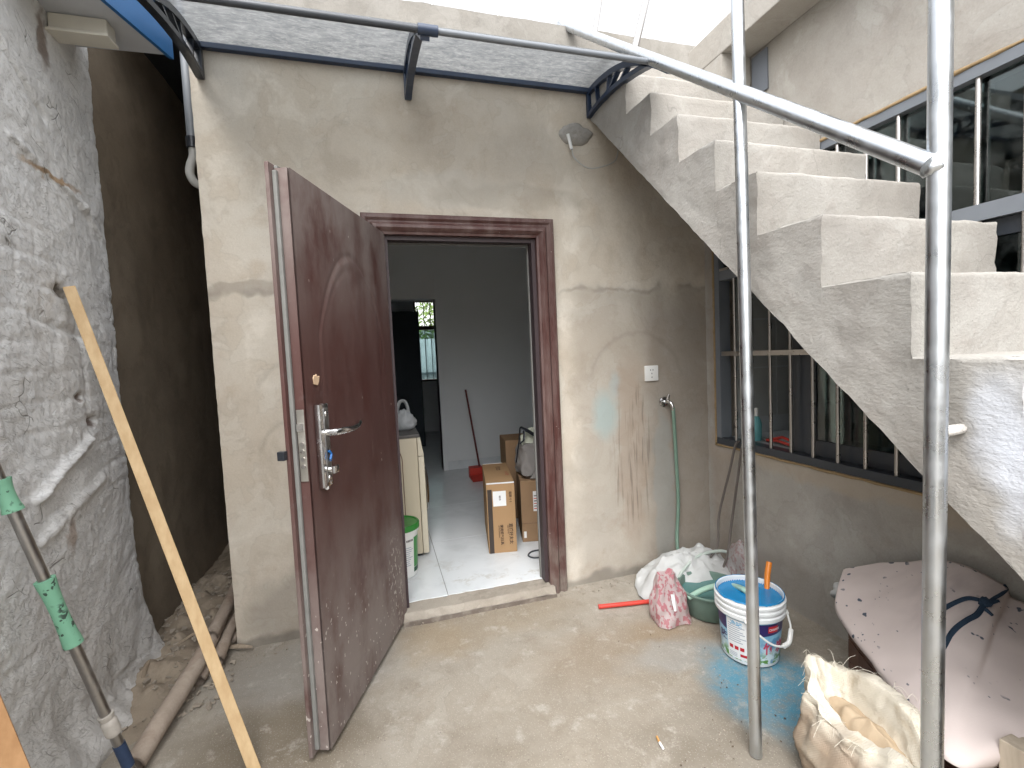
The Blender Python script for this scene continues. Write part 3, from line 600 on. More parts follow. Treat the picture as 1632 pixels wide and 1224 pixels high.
for k, (ny, nz) in enumerate(NOSE):
    zl = NOSE[k+1][1] if k+1 < len(NOSE) else -.01; yb = 0 if k == 0 else NOSE[k-1][0]; xr = W-.006 if k < 6 else W-.012
    mb = MB(); prof = []
    for z in frange(zl-.004, nz-.012, .02): prof.append((ny, z))
    prof += [(ny+.0015, nz-.006), (ny+.006, nz-.001)]
    for yy in frange(ny+.012, yb+.004, .04): prof.append((yy, nz))
    def fr(x, i, prof=prof, nz=nz, xr=xr):
        yy, z = prof[int(i)]; p = V((x, yy, z)); e = .004*fbm((x, nz, 1), 14, 3)
        xx = x
        if x > xr-1e-6: xx = x-.012*abs(fbm((1, yy, z), 22, 3))-(.0)
        if x < XS+1e-6: xx = x-lw(XS, yy, z)+(.007 if z > nz-.0045 else 0)
        k = min(1, (x-XS)/.06); top = z > nz-.004
        dy = (.007*fbm(p, 4, 3)+.0025*fbm(p, 18, 3)+.002)*k+(ey(z)*(1-k) if not top else 0)
        return V((xx, yy-dy, z+(e*k+ez(yy)*(1-k) if z > nz-.02 else 0)))
    mb.grid(fr, frange(XS, xr, .03), list(range(len(prof))))
    rim = [e for e in mb.b.edges if len(e.link_faces) == 1 and all(v.co.x > xr-.04 for v in e.verts) and abs(e.verts[0].co.x-e.verts[1].co.x) < .02]
    obj('step', mb, M_STAIR, st, smooth=R(50))
# ---- railing
rl = thing('stair_railing', 'unfinished galvanised pipe railing welded beside the stairs', 'railing', (1.85, -1.5, 0))
pA = at(1485, 1224, 'x', 1.875); pB = at(1499, 60, 'x', 1.875); dv = (pB-pA)/(pB.z-pA.z); p0 = pA-dv*pA.z
obj('post', MB().tube([p0, p0+dv*3.2], .0205, 24), M_GALV, rl, smooth=SM)
q0 = at(1205, 1203, 'z', 0); q1 = at(1176, 40, 'y', q0.y+.05); dq = (q1-q0)/(q1.z-q0.z)
obj('post', MB().tube([q0, q0+dq*3.0], .019, 24), M_GALV, rl, smooth=SM)
hA = at(1483, 264, 'x', 1.86); hB = at(893, 38, 'y', .12)
obj('handrail', MB().tube([hA, hB], .0225, 24), M_GALV, rl, smooth=SM)
M_WELD = plaster('weld_and_primer', (.5, .49, .46), (.62, .6, .57), (.3, .26, .22), 1.5)
w1 = at(1497, 690, 'x', 1.885)
mb = MB(); mb.tube([w1, w1+V((.03, 0, .002)), V((XS+.02, w1.y, w1.z+.004))], [.011, .012, .011], 10); obj('wall_tie', mb, M_WELD, rl, smooth=True)
def blob(c, r, seed, n=12):
    mb = MB(); bmesh.ops.create_icosphere(mb.b, subdivisions=3, radius=1)
    for v in mb.b.verts: v.co = V(c)+v.co*r*(1+.45*fbm(v.co+V((seed, 0, 0)), 1.6, 3))
    return mb
obj('weld', blob(hA+V((.004, 0, 0)), .022, 2), M_GALV, rl, smooth=True)
hd = (hB-hA).normalized()
def onrail(y): return hA+hd*((y-hA.y)/hd.y)
wq = q0+dq*2.13; obj('weld', blob(wq, .021, 6), M_GALV, rl, smooth=True)
for (u0, v0, u1, v1, r) in ((1003, 66, 1030, 0, .0155), (941, 37, 956, 0, .014)):
    b0 = at(u0, v0, 'x', 1.83); b0 = onrail(b0.y); b1 = at(u1, v1, 'y', b0.y+.0); d = (b1-b0).normalized()
    obj('baluster', MB().tube([b0, b0+d*.75], r, 12), M_STEEL, rl, smooth=SM)
for (u0, v0, u1, v1) in ((886, 30, 888, 0), (794, 24, 806, 0), (689, 8, 691, 0)):
    b0 = at(u0, v0, 'y', .10); b1 = at(u1, v1, 'y', .10); d = (b1-b0).normalized()
    b0 = b0-d*.02
    obj('baluster', MB().tube([b0-d*.1 if u0 != 886 else b0, b0+d*.7], .006, 8), M_STEEL, rl, smooth=SM)
obj('rail_end', MB().tube([hB+V((0, 0, .03)), hB-V((0, 0, .15))], .011, 10), M_GALV, rl, smooth=SM)
hp = onrail(.03); obj('rail_end', MB().tube([hp+V((0, 0, .02)), V((hp.x, .05, 3.10))], .009, 10), M_GALV, rl, smooth=SM)

# ---- canopy
cn = thing('door_canopy', 'grey polycarbonate door canopy on three black brackets above the doorway', 'canopy', (.98, 0, 2.65))
FY, FZ = -.755, 2.505
def arc(t):            # t 0 at wall, 1 at front
    a, b, c = V((0, -.012, 2.80)), V((0, -.42, 2.80)), V((0, FY, FZ)); return a*(1-t)**2+b*2*t*(1-t)+c*t*t
mb = MB(); mb.grid(lambda x, t: V((x, 0, 0))+arc(t)+V((0, 0, .004*fbm((x, t, 0), 2, 2))), frange(.03, 1.95, .06), frange(0, 1, .05)); sh = obj('sheet', mb, M_SHEET, cn, smooth=True)
sm = sh.modifiers.new('thick', 'SOLIDIFY'); sm.thickness = .003
obj('wall_rail', MB().box((.02, -.03, 2.775), (1.96, -.001, 2.80), .003), M_BLUEPL, cn)
rail = [V((x, FY-.004, FZ-.006)) for x in (-.05, .955)]; obj('front_rail', MB().tube([rail[0], rail[1]], .0125, 14), M_ALU, cn, smooth=SM)
obj('front_rail', MB().tube([V((.955, FY-.004, FZ-.006)), V((2.0, FY-.004, FZ-.006))], .011, 14), M_ALU2, cn, smooth=SM)
obj('rail_clip', MB().tube([(.93, FY-.004, FZ-.006), (1.0, FY-.004, FZ-.006)], .018, 14), M_BLUEPL, cn, smooth=SM)
for bi, x in enumerate((.045, .955, 1.945)):
    mb = MB()
    def strip(pts, th, wx):
        for a, b in zip(pts, pts[1:]):
            d = (b-a).normalized(); nn = V((0, -d.z, d.y))*th
            q = [a-nn, b-nn, b+nn, a+nn]; mb.prism([(p.y, p.z) for p in q], 'x', x-wx, x+wx)
    up_ = [arc(t)-V((0, 0, .024)) for t in frange(.0, 1, .08)]; strip(up_, .014, .016)
    a, b, c = V((0, -.02, 2.665)), V((0, -.22, 2.745)), V((0, -.60, 2.60)); lo_ = [a*(1-t)**2+b*2*t*(1-t)+c*t*t for t in frange(0, 1, .1)]
    a, b, c = V((0, -.02, 2.655)), V((0, -.26, 2.69)), V((0, -.62, 2.585)); lo_ = [a*(1-t)**2+b*2*t*(1-t)+c*t*t for t in frange(0, 1, .1)]; strip(lo_, .011, .016)
    for (t, s) in ((.12, .22), (.3, .42), (.42, .40), (.55, .64)):
        strip([arc(t)-V((0, 0, .03)), lo_[min(10, int(s*10))]], .006, .012)
    br = obj('bracket', mb, M_BLACK if bi == 0 else M_BLUEPL, cn)
    obj('mount_plate', MB().box((x-.018, -.032, 2.645), (x+.018, -.0005, 2.80), .008), M_BLACK if bi == 0 else M_BLUEPL, cn, smooth=SM)
    for z in (2.662, 2.715): obj('bolt', MB().lathe([(0, -.006), (.007, -.005), (.0085, 0)], (0, 0, 0), 10, tilt=Matrix.Rotation(R(90), 3, 'X')), M_CHROME, cn, local=True).location = V((x, -.033, z))-cn.location

# ---- the open door leaf (hangs on the left jamb, swung outwards)
ang = math.atan2(-.931, -.364)
dr = thing('front_door', 'dusty maroon steel door leaf standing wide open towards the camera', 'door', (.80, -.02, 0), ang)
LW, LH0, LH1 = .845, .022, 1.985
def pan(x, z):
    cx, hw = .42, .31
    ztop = 1.78-.34*(abs(x-cx)/hw)**2.2 if abs(x-cx) < hw else 0
    d1 = min(hw-abs(x-cx), (ztop-z)*.8 if abs(x-cx) < hw else -1, z-.16); 
    return d1
def lf(x, z):
    d = pan(x, z); f = .10+.65*max(0, min(1, (z-1.05)/.5)); h = f*(-.0055*math.exp(-(d/.011)**2)+.003/(1+math.exp(max(-50, min(50, -d/.004))))-.002*math.exp(-((d-.045)/.012)**2))
    return V((x, h-.002, z))
mb = MB(); mb.grid(lf, frange(0, LW, .0075), frange(LH0, LH1, .0085)); obj('leaf', mb, M_DOOR, dr, local=True, smooth=True)
obj('core', MB().box((0, -.05, LH0), (LW, -.0085, LH1)), M_DOOR, dr, local=True)
obj('outer_skin', MB().box((-.01, -.066, LH0-.008), (LW+.03, -.0525, LH1+.012), .003), M_DOOR, dr, local=True)
obj('seal', MB().box((LW+.001, -.0520, LH0+.01), (LW+.014, -.038, LH1-.01), .003).box((.02, -.0520, LH1+.0005), (LW, -.040, LH1+.008)), M_SEAL, dr, local=True)
lp = obj('lock_plate', MB().box((LW+.0005, -.036, .965), (LW+.004, -.010, 1.205), .001), steel_mat('stained_lock_steel', (.50, .48, .43), (.62, .60, .55), .45, dirt=.6), dr, local=True)
for z in (1.015, 1.04, 1.065, 1.09): obj('bolt_end', MB().lathe([(0, .0035), (.0075, .003), (.008, 0)], (LW+.004, -.023, z), 14, tilt=Matrix.Rotation(R(90), 3, 'Y')), M_STEEL, lp, local=True, smooth=SM)
obj('latch', MB().prism([(LW+.004, -.030), (LW+.022, -.028), (LW+.004, -.014)], 'z', 1.135, 1.16), M_CHROME, lp, local=True)
hp_ = obj('handle_plate', MB().box((.738, .0, .925), (.800, .020, 1.215), .005), M_CHROME, dr, local=True, smooth=SM)
obj('inset_strip', MB().box((.746, .0201, .94), (.776, .0225, 1.20), .002), steel_mat('dull_inset', (.40, .40, .40), (.5, .5, .5), .35, dirt=.5), hp_, local=True)
obj('lever', MB().tube([(.765, .02, 1.115), (.765, .058, 1.115), (.735, .066, 1.115), (.66, .068, 1.110), (.61, .066, 1.113), (.575, .060, 1.122)], [.012, .012, .0125, .011, .0105, .0095], 12), M_CHROME, hp_, local=True, smooth=SM)
obj('thumb_turn', MB().tube([(.765, .02, .985), (.765, .04, .985)], .010, 12).box((.745, .036, .972), (.779, .050, .998), .003), M_CHROME, hp_, local=True, smooth=SM)
obj('key_cylinder', MB().lathe([(0, .003), (.011, .002), (.012, 0)], (.762, .0228, .955), 16, tilt=Matrix.Rotation(R(-90), 3, 'X')), M_CHROME, hp_, local=True, smooth=SM)
obj('key_cylinder', MB().lathe([(0, .003), (.009, .002), (.010, 0)], (.762, .0228, 1.18), 16, tilt=Matrix.Rotation(R(-90), 3, 'X')), M_CHROME, hp_, local=True, smooth=SM)
obj('blue_tag', MB().tube([(.766, .026, 1.05), (.758, .03, 1.038), (.766, .03, 1.022), (.76, .027, 1.015)], .0045, 8), flat('blue_plastic', (.02, .12, .35), .3), hp_, local=True, smooth=SM)
obj('caulk', blob((.775, .014, .923), .007, 4), M_WHITE, hp_, local=True, smooth=True)
mb = MB(); pts = [(.79, 1.285), (.768, 1.28), (.757, 1.295), (.752, 1.312), (.764, 1.307), (.772, 1.318), (.78, 1.312), (.786, 1.316), (.794, 1.305)]; mb.prism([(x, z) for x, z in pts], 'y', .0, .0035); obj('torn_sticker', mb, flat('torn_paper', (.62, .45, .30), .8, .2, 0, .3, 40), dr, local=True)
obj('outer_knob', MB().box((.75, -.095, 1.02), (.79, -.0665, 1.05), .004).box((LW+.028, -.085, 1.045), (LW+.05, -.06, 1.075), .003), M_BLACK, dr, local=True)
for z in (.35, 1.05, 1.7): obj('hinge', MB().tube([(-.012, -.03, z-.05), (-.012, -.03, z+.05)], .010, 12), M_FRAME, dr, local=True, smooth=SM)

# ================================================================== THINGS IN THE COURTYARD
def txt(s, size, mat, parent, mtx, name='lettering', bold=0):
    c = bpy.data.curves.new('t', 'FONT'); c.body = s; c.size = size; c.align_x = 'LEFT'; c.align_y = 'CENTER'; c.resolution_u = 2; c.offset = bold
    o = bpy.data.objects.new('t', c); COL.objects.link(o); dg = bpy.context.evaluated_depsgraph_get()
    me = bpy.data.meshes.new_from_object(o.evaluated_get(dg)); bpy.data.objects.remove(o); bpy.data.curves.remove(c)
    me.transform(mtx); me.materials.clear(); me.materials.append(mat); n = bpy.data.objects.new(name, me); COL.objects.link(n); n.parent = parent; return n
def bez(pts, n=24):                          # smooth curve through the points
    pts = [V(p) for p in pts]; P = [pts[0]*2-pts[1]]+pts+[pts[-1]*2-pts[-2]]; out = []; m = max(2, n//(len(pts)-1))
    for i in range(1, len(P)-2):
        for k in range(m):
            t = k/m; a, b, c, d = P[i-1:i+3]; out.append(.5*((2*b)+(c-a)*t+(2*a-5*b+4*c-d)*t*t+(3*b-a-3*c+d)*t**3))
    return out+[pts[-1]]
# ---- socket, tap, cables on the wall
so = thing('wall_socket', 'white square electrical socket on the beige wall above the tap', 'socket', (2.292, 0, 1.16))
obj('face_plate', MB().box((2.248, -.014, 1.161), (2.336, 0, 1.252), .004), M_WHITE, so, smooth=SM)
for (x, z) in ((2.283, 1.226), (2.299, 1.226), (2.291, 1.205), (2.291, 1.183)):
    obj('slot', MB().box((x-.0022, -.0148, z-.004), (x+.0022, -.0141, z+.004)), M_BLACK, so)
tp = thing('water_tap', 'small chrome tap on the wall with a green hose on its spout', 'tap', (2.378, 0, 1.0))
RX = Matrix.Rotation(R(90), 3, 'X')
obj('flange', MB().lathe([(.012, .012), (.026, .010), (.031, .004), (.031, 0)], (2.372, -.001, 1.03), 24, tilt=RX), M_CHROME, tp, smooth=SM)
obj('spout', MB().tube(bez([(2.372, -.005, 1.03), (2.372, -.04, 1.032), (2.376, -.065, 1.03), (2.382, -.078, 1.012), (2.385, -.080, .985)], 16), .0095, 12), M_CHROME, tp, smooth=SM)
obj('lever', MB().tube([(2.374, -.045, 1.04), (2.374, -.046, 1.062), (2.378, -.05, 1.078)], [.009, .010, .008], 10), M_CHROME, tp, smooth=SM)
h0 = [(2.385, -.080, 1.0), at(1077, 720, 'y', -.06), at(1081, 800, 'y', -.04), at(1079, 860, 'y', -.05), at(1086, 885, 'y', -.12), (2.50, -.19, .05)]
tag(obj('garden_hose', MB().tube(bez(h0, 30), .0105, 10), M_HOSE, smooth=SM), 'thin green hose hanging down the wall from the chrome tap', 'hose')
h1 = [at(1078, 925, 'z', .13), at(1092, 905, 'z', .16), at(1115, 885, 'z', .19), at(1150, 878, 'z', .19), at(1165, 888, 'z', .15), at(1160, 905, 'z', .06)]
tag(obj('pale_hose', MB().tube(bez(h1, 30), .009, 10), M_HOSE2, smooth=SM), 'pale grey hose looped over the white sack in the corner', 'hose')
h2 = [at(1098, 952, 'z', .12), at(1120, 940, 'z', .17), at(1145, 933, 'z', .21), at(1168, 934, 'z', .25), at(1186, 940, 'z', .275), at(1196, 950, 'z', .255)]
tag(obj('curved_hose', MB().tube(bez(h2, 30), .0125, 12), flat('mint_hose', (.30, .46, .38), .3, .45), smooth=SM), 'short green hose arching from the basin into the blue paint bucket', 'hose')
c1 = [(W+.02, -.26, .80), (W-.03, -.27, .785), at(1163, 750, 'x', W-.05), at(1146, 820, 'x', W-.09), at(1143, 870, 'x', W-.16), at(1122, 897, 'z', .15), at(1095, 908, 'z', .12), at(1075, 925, 'z', .10)]
tag(obj('grey_cable', MB().tube(bez(c1, 36), .0068, 8), M_CABLE, smooth=SM), 'dark grey cable hanging from the window sill, the left one of two', 'cable', 'cables hanging from the window sill')
c2 = [(W+.02, -.31, .80), (W-.03, -.32, .78), at(1176, 760, 'x', W-.05), at(1165, 840, 'x', W-.07), at(1158, 890, 'x', W-.15), at(1143, 920, 'z', .07), at(1128, 938, 'z', .04)]
tag(obj('grey_cable', MB().tube(bez(c2, 36), .0068, 8), M_CABLE, smooth=SM), 'dark grey cable hanging from the window sill, the right one of two', 'cable', 'cables hanging from the window sill')
lc = thing('wall_cable', 'white conduit stub with a loose wire looping from the cement patch', 'cable', (1.83, 0, 2.5))
obj('conduit', MB().tube([at(905, 214, 'y', -.022), at(911, 238, 'y', -.026)], .009, 12), M_WHITE, lc, smooth=SM)
obj('wire', MB().tube(bez([at(911, 236, 'y', -.026), at(916, 252, 'y', -.03), at(938, 268, 'y', -.035), at(965, 264, 'y', -.03), at(981, 255, 'y', -.028), at(985, 240, 'y', -.02)], 24), .0035, 8), M_PVC, lc, smooth=SM)

# ---- corner heap
def heap(name, fn, us, vs, mat, label, cat, keep=None, solid=0):
    mb = MB(); mb.grid(fn, us, vs, keep); o = tag(obj(name, mb, mat, smooth=R(55)), label, cat); o.data.materials[0] = mat
    if solid: m = o.modifiers.new('thick', 'SOLIDIFY'); m.thickness = solid
    return o
def ridge(p, sc): return 1-abs(noise.noise(V(p)*sc))*2
def sackfn(u, v):       # u along, v across: crumpled cloth lying against the corner
    a = u*2*math.pi; r = v*(1+.22*noise.noise(V((math.cos(a)*1.2, math.sin(a)*1.2, 4)))); x = 2.36+.33*r*math.cos(a); y = -.225+.22*r*math.sin(a)
    h = .17*max(0, 1-r*r)**.8*(1+.35*fbm((x, y, 0), 5, 3))+.030*ridge((x, y, 2), 8)+.016*ridge((x+y*.5, y, 5), 19)+.006*ridge((x, y, 9), 45)-.012
    x += .012*noise.noise(V((x*14, y*14, 1))); y += .012*noise.noise(V((x*14, y*14, 8)))
    return V((min(x, W-.012), min(y, -.012), max(.003, h*(1 if v < .97 else .4))))
M_WSACK = flat('crumpled_white_sack', (.48, .49, .485), .6, .3, 0, .12, 7, .2, 45)
heap('white_sack', sackfn, frange(0, 1, .012), frange(.001, 1, .035), M_WSACK, 'crumpled white sack heaped on the floor in the corner behind the basin', 'sack')
M_CLEAR = thin_plastic('clear_bag_film', (.55, .52, .52), (.66, .63, .63), .5, (.50, .30, .32))
def bagfn(u, v):
    a = u*2*math.pi; x = 2.585+.075*v**.6*math.cos(a)*(1.15-.3*v); y = -.36+.12*v**.6*math.sin(a); h = .25*(1-v)**.6*(1+.2*fbm((x, y, 1), 9, 3))+.008
    q = .010*ridge((x*9, y*9, h*9), 1.3); return V((min(x+q, W-.01), y+q, max(.004, h)))
heap('clear_bag', bagfn, frange(0, 1, .02), frange(.001, 1, .05), M_CLEAR, 'clear plastic bag with faint red print leaning on the wall beside the paint bucket', 'bag')
bs = thing('plastic_basin', 'dull green plastic basin of water between the pink bag and the paint bucket', 'basin', (2.30, -.53, 0))
bc = (2.285, -.50, 0)
obj('shell', MB().lathe([(0, .004), (.115, .004), (.122, .012), (.150, .125), (.162, .130), (.164, .138), (.156, .142), (.146, .136), (.117, .02), (0, .016)], bc, 56), M_BASIN, bs, smooth=SM)
g = G('murky_green_water', .06, .5); gw = g.fin((.08, .19, .18)); obj('water', MB().lathe([(0, .105), (.1385, .105)], bc, 48), gw, bs)
# pink carrier bag standing crumpled
M_PINK = thin_plastic('pink_carrier_film', (.62, .50, .50), (.68, .60, .60), .2, (.55, .16, .20))
mb = MB(); A0 = at(1078, 1000, 'z', 0); 
def pk(u, v):
    a = u*2*math.pi; t = v; sq = lambda c: math.copysign(abs(c)**.55, c)
    wx, wy = .088*(1-.42*t**2.2), .058*(1-.55*t); x = sq(math.cos(a))*wx; y = sq(math.sin(a))*wy
    z = .235*t+(.012*ridge((x*30, y*30, 3), .5) if t > .9 else 0)
    p = V((2.055-.020*t+x, -.50+.015*t+y, z)); q = .020*ridge((p.x, p.y, p.z*.6), 9)+.006*ridge((p.x+3, p.y, p.z*.5), 24)-.012
    return V((p.x+q*math.cos(a)*1.2, p.y+q*math.sin(a)*1.2, max(.004, p.z)))
mb.grid(pk, frange(0, 1, .012), frange(0, 1, .03)); mb.grid(lambda u, v: pk(u, 1)*(1-v)+V((2.03, -.485, .19))*v, frange(0, 1, .012), frange(0, 1, .25))
pb = thing('carrier_bag', 'crumpled pink and red plastic carrier bag standing in front of the basin', 'bag', (2.05, -.5, 0))
bmesh.ops.remove_doubles(mb.b, verts=mb.b.verts, dist=.0004); obj('film', mb, M_PINK, pb, smooth=R(50))
mb = MB(); c = V((2.03, -.562, .165))
mb.grid(lambda u, v: c+V((.022*(u-.5)*(1-.4*v), -.004*math.sin(u*3.1)-.02*v+.003*noise.noise(V((u*4, v*4, 2)))+.010, -.075*v)), frange(0, 1, .2), frange(0, 1, .1)); obj('torn_flap', mb, M_PAPER, pb, smooth=True)
tag(obj('red_stick', MB().tube([at(954, 967, 'z', .013), at(1050, 957, 'z', .016)], .0115, 12).tube([at(954, 967, 'z', .013), at(956.5, 966.7, 'z', .013)], .0125, 12), M_RED, smooth=SM), 'red plastic stick lying on the floor beside the pink bag', 'stick')

# ---- paint bucket
BC = V((2.228, -.828, 0)); BH = .285
pbk = thing('paint_bucket', 'white printed paint bucket full of blue paint, standing behind the thin pole', 'bucket', BC)
def rb_(z): return .113+(.134-.113)*z/BH
M_BUCK = flat('white_bucket_plastic', (.66, .68, .69), .35, .45, 0, .08, 12)
prof = [(0, .003), (rb_(0)-.004, .003), (rb_(0), .006), (rb_(0)+.001, .015), (rb_(.2), .205), (rb_(.2)+.012, .207), (rb_(.2)+.013, .222), (rb_(.22)+.005, .225), (rb_(.22)+.005, .236), (rb_(.24)+.011, .238), (rb_(.24)+.011, .247), (rb_(.25)+.004, .250), (rb_(.25)+.004, .260), (rb_(.26)+.010, .262), (rb_(.26)+.010, .270), (rb_(.27)+.003, .273), (rb_(.28)+.003, .283), (rb_(.28)-.001, .285), (rb_(.28)-.004, .281), (rb_(.25)-.005, .24)]
obj('body', MB().lathe(prof, BC, 72), M_BUCK, pbk, smooth=R(30))
mb = MB(); mb.lathe([(0.0005, .262), (.06, .262), (rb_(.26)-.005, .262)], BC, 64)
for v in mb.b.verts: v.co.z += .003*fbm(v.co, 14, 3)
mb.lathe([(rb_(.26)-.0045, .258), (rb_(.28)-.0035, .2815), (rb_(.28)+.001, .2865), (rb_(.28)+.0035, .2840), (rb_(.28)+.0036, .281)], BC, 96)
for v in mb.b.verts:
    if v.co.z < .2825 and (V((v.co.x, v.co.y, 0))-BC).length > rb_(.28)+.0034: v.co.z -= .010*max(0, fbm((v.co.x, v.co.y, 4), 40, 3))
obj('paint', mb, M_PAINT, pbk, smooth=True)
def cpatch(t0, t1, z0, z1, off=.0007, z0b=None, z1b=None):       # label piece bent round the bucket; angle 0 faces the camera
    base = math.atan2(CAM.y-BC.y, CAM.x-BC.x); mb = MB(); n = max(2, int(abs(t1-t0)/4))
    def f(t, s):
        k = (t-t0)/(t1-t0); lo = z0+((z0b if z0b is not None else z0)-z0)*k; hi = z1+((z1b if z1b is not None else z1)-z1)*k
        z = lo+(hi-lo)*s; a = base+R(t); r = rb_(z)+off; return BC+V((r*math.cos(a), r*math.sin(a), z))
    mb.grid(f, [t0+(t1-t0)*i/n for i in range(n+1)], [0, .33, .66, 1]); return mb
def lbl_mat():
    g = G('sky_blue_label_print', .35, .4); p = g.obj(); z = g.sep(p)[2]; n = g.noise(g.warp(p, 12, .08), 14, 4)
    col = g.mix(g.mr(z, .03, .17), (.62, .72, .76), (.16, .42, .60)); col = g.mix(g.f('MULTIPLY', g.mr(n, .5, .62), .8), col, (.05, .22, .42))
    gm = g.f('MULTIPLY', g.mr(z, .085, .03), g.mr(g.noise(p, 45, 3), .46, .54)); col = g.mix(gm, col, (.10, .26, .05)); return g.fin(col)
obj('label_print', cpatch(-78, 100, .018, .198), lbl_mat(), pbk, smooth=True)
M_NAVY = flat('navy_print', (.03, .02, .10), .35, .4); M_PINKP = flat('pink_print', (.55, .07, .13), .4); M_REDP = flat('red_print', (.45, .02, .03), .4)
obj('label_panel', cpatch(-44, 6, .022, .196, .0013), M_PAPER, pbk, smooth=True)
obj('label_band', cpatch(-78, -45, .148, .196, .0014, .135), M_NAVY, pbk, smooth=True); obj('label_band', cpatch(16, 80, .142, .196, .0014, .152, .196), M_NAVY, pbk, smooth=True)
obj('label_edge', cpatch(6.5, 15, .02, .196, .0013), flat('lilac_print', (.45, .42, .62), .4), pbk, smooth=True)
mb = MB(); base = math.atan2(CAM.y-BC.y, CAM.x-BC.x)
def bend(me, t0, z0, off):
    for v in me.vertices:
        x, y = v.co.x, v.co.y; z = z0+y; a = base+R(t0)+x/.124; r = rb_(z)+off; v.co = V((r*math.cos(a), r*math.sin(a), z))
def btxt(s, size, mat, t0, z0, bold=0, off=.002):
    o = txt(s, size, mat, pbk, Matrix.Identity(4), bold=bold); bend(o.data, t0, z0, off); return o
obj('logo_oval', cpatch(33, 55, .158, .186, .0019), M_REDP, pbk, smooth=True)
btxt('CHANGE', .013, M_PAPER, 34, .171, .0003, .0025); btxt('竹', .055, M_PINKP, 24, .085, .0015); btxt('炭', .055, M_PINKP, 52, .085, .0015); btxt('味', .045, M_NAVY, -66, .10, .001)
for k in range(3): obj('label_square', cpatch(-40+k*11, -32+k*11, .062-k*.000, .078, .0019), M_REDP, pbk, smooth=True)
obj('label_stamp', cpatch(-18, -4, .036, .048, .0019), M_REDP, pbk, smooth=True)
M_GREYP = flat('grey_print', (.30, .34, .40), .5)
mb = None
for k in range(9):
    l = cpatch(-41, -41+random.uniform(22, 42), .095+.0095*k, .0985+.0095*k, .0017); obj('label_line', l, M_GREYP, pbk, smooth=True)
for k in range(3): obj('label_line', cpatch(-41, -24, .030+.007*k, .0325+.007*k, .0017), M_GREYP, pbk, smooth=True)
btxt('净味', .026, flat('pale_blue_print', (.20, .40, .58), .4), -36, .183-.006, .0006, .0024)
def bpt(t, r, z): a = base+R(t); return BC+V((r*math.cos(a), r*math.sin(a), z))
bail = bez([bpt(-4, .14, .205), bpt(14, .152, .165), bpt(32, .158, .130), bpt(50, .160, .115), bpt(66, .160, .122), bpt(82, .156, .16), bpt(92, .145, .2)], 40)
obj('bail_handle', MB().tube(bail, .0042, 10), M_WHITE, pbk, smooth=SM)
obj('grip', MB().tube(bez([bpt(50, .161, .115), bpt(64, .162, .121), bpt(80, .158, .152)], 12), .0095, 10), M_WHITE, pbk, smooth=SM)
for t in (-4, 92): obj('lug', blob(bpt(t, .139, .207), .010, 3), M_WHITE, pbk, smooth=True)
tag(obj('brush_handle', MB().tube([at(1222, 940, 'z', .255), at(1223, 915, 'z', .315), at(1226, 896, 'z', .36)], [.011, .0125, .0125], 14), flat('orange_plastic', (.62, .19, .02), .35, .45), smooth=SM), 'orange brush handle sticking up out of the blue paint', 'brush')

# ---- covered pile below the stairs
cl_L = [V(p) for p in ((2.56, -1.0, .385),)]+[at(1337, 940, 'z', .345), at(1335, 976, 'z', .30), at(1372, 1030, 'z', .30), at(1420, 1095, 'z', .30), at(1474, 1163, 'z', .30), at(1500, 1203, 'z', .295), at(1528, 1222, 'z', .29), at(1560, 1224, 'z', .28), at(1610, 1212, 'z', .27)]
cl_R = [V((2.565, -1.005, .39)), at(1390, 902, 'x', 2.59), at(1440, 898, 'x', 2.60), at(1480, 896, 'x', 2.61), at(1515, 896, 'x', 2.62), at(1560, 912, 'x', 2.63), at(1600, 935, 'x', 2.64), at(1634, 966, 'x', 2.645), V((2.645, -1.9, .55)), V((2.645, -2.15, .52))]
Lc, Rc = bez(cl_L, 90), bez(cl_R, 90)
def cf(u, v):
    i = u*(len(Lc)-1); k = min(len(Lc)-2, int(i)); a = Lc[k].lerp(Lc[k+1], i-k); i = u*(len(Rc)-1); k = min(len(Rc)-2, int(i)); b = Rc[k].lerp(Rc[k+1], i-k)
    p = a.lerp(b, v); wv = (b-a).length
    p.z += .014*math.sin(math.pi*v)*min(1, wv*3)+.010*fbm(p, 5, 3)*min(1, wv*4)+.0035*ridge((p.x, p.y*.4+p.x*.6, p.z), 8)
    if v < .001: p.z -= .008
    return p
def cloth_mat():
    g = G('pale_pink_cloth', .85, .2); p = g.pos(); n = g.noise(g.warp(p, 4, .2), 6, 5, .6); col = g.mix(n, (.56, .485, .465), (.63, .555, .53))
    e = g.ell(g.warp(p, 9, .2), (2.5, -1.45, .5), (.16, .13, .2), .5); col = g.mix(g.f('MULTIPLY', g.f('MULTIPLY', e, g.mr(g.noise(g.mul(p, (8, 20, 8)), 1, 3), .35, .65)), .4), col, (.36, .31, .31))
    z = g.mul(g.rot(p, (0, 0, .5)), (1, .55, 1)); s = g.mr(g.f('SUBTRACT', g.vor(g.warp(z, 25, .03), 27), g.mr(g.noise(p, 30, 2), .35, .7, .03, .24)), .0, .05, 1, 0); m = g.mr(g.noise(p, 5, 3), .38, .52); m2 = g.f('MULTIPLY', s, m)
    s2 = g.mr(g.vor(g.warp(z, 25, .02), 60), .10, .16, 1, 0); m3 = g.f('MULTIPLY', g.f('MULTIPLY', s2, g.mr(g.noise(p, 7, 2), .5, .6)), .8)
    col = g.mix(g.f('MAXIMUM', m2, m3), col, (.085, .10, .13)); return g.fin(col, g.bump(g.noise(p, 260, 2), .12, .002))
mb = MB(); mb.grid(cf, frange(0, 1, .011), frange(0, 1, .02)); cl = obj('pink_cloth', mb, cloth_mat(), smooth=True); tag(cl, 'pale pink cloth speckled with paint, draped over the pile under the stairs', 'cloth')
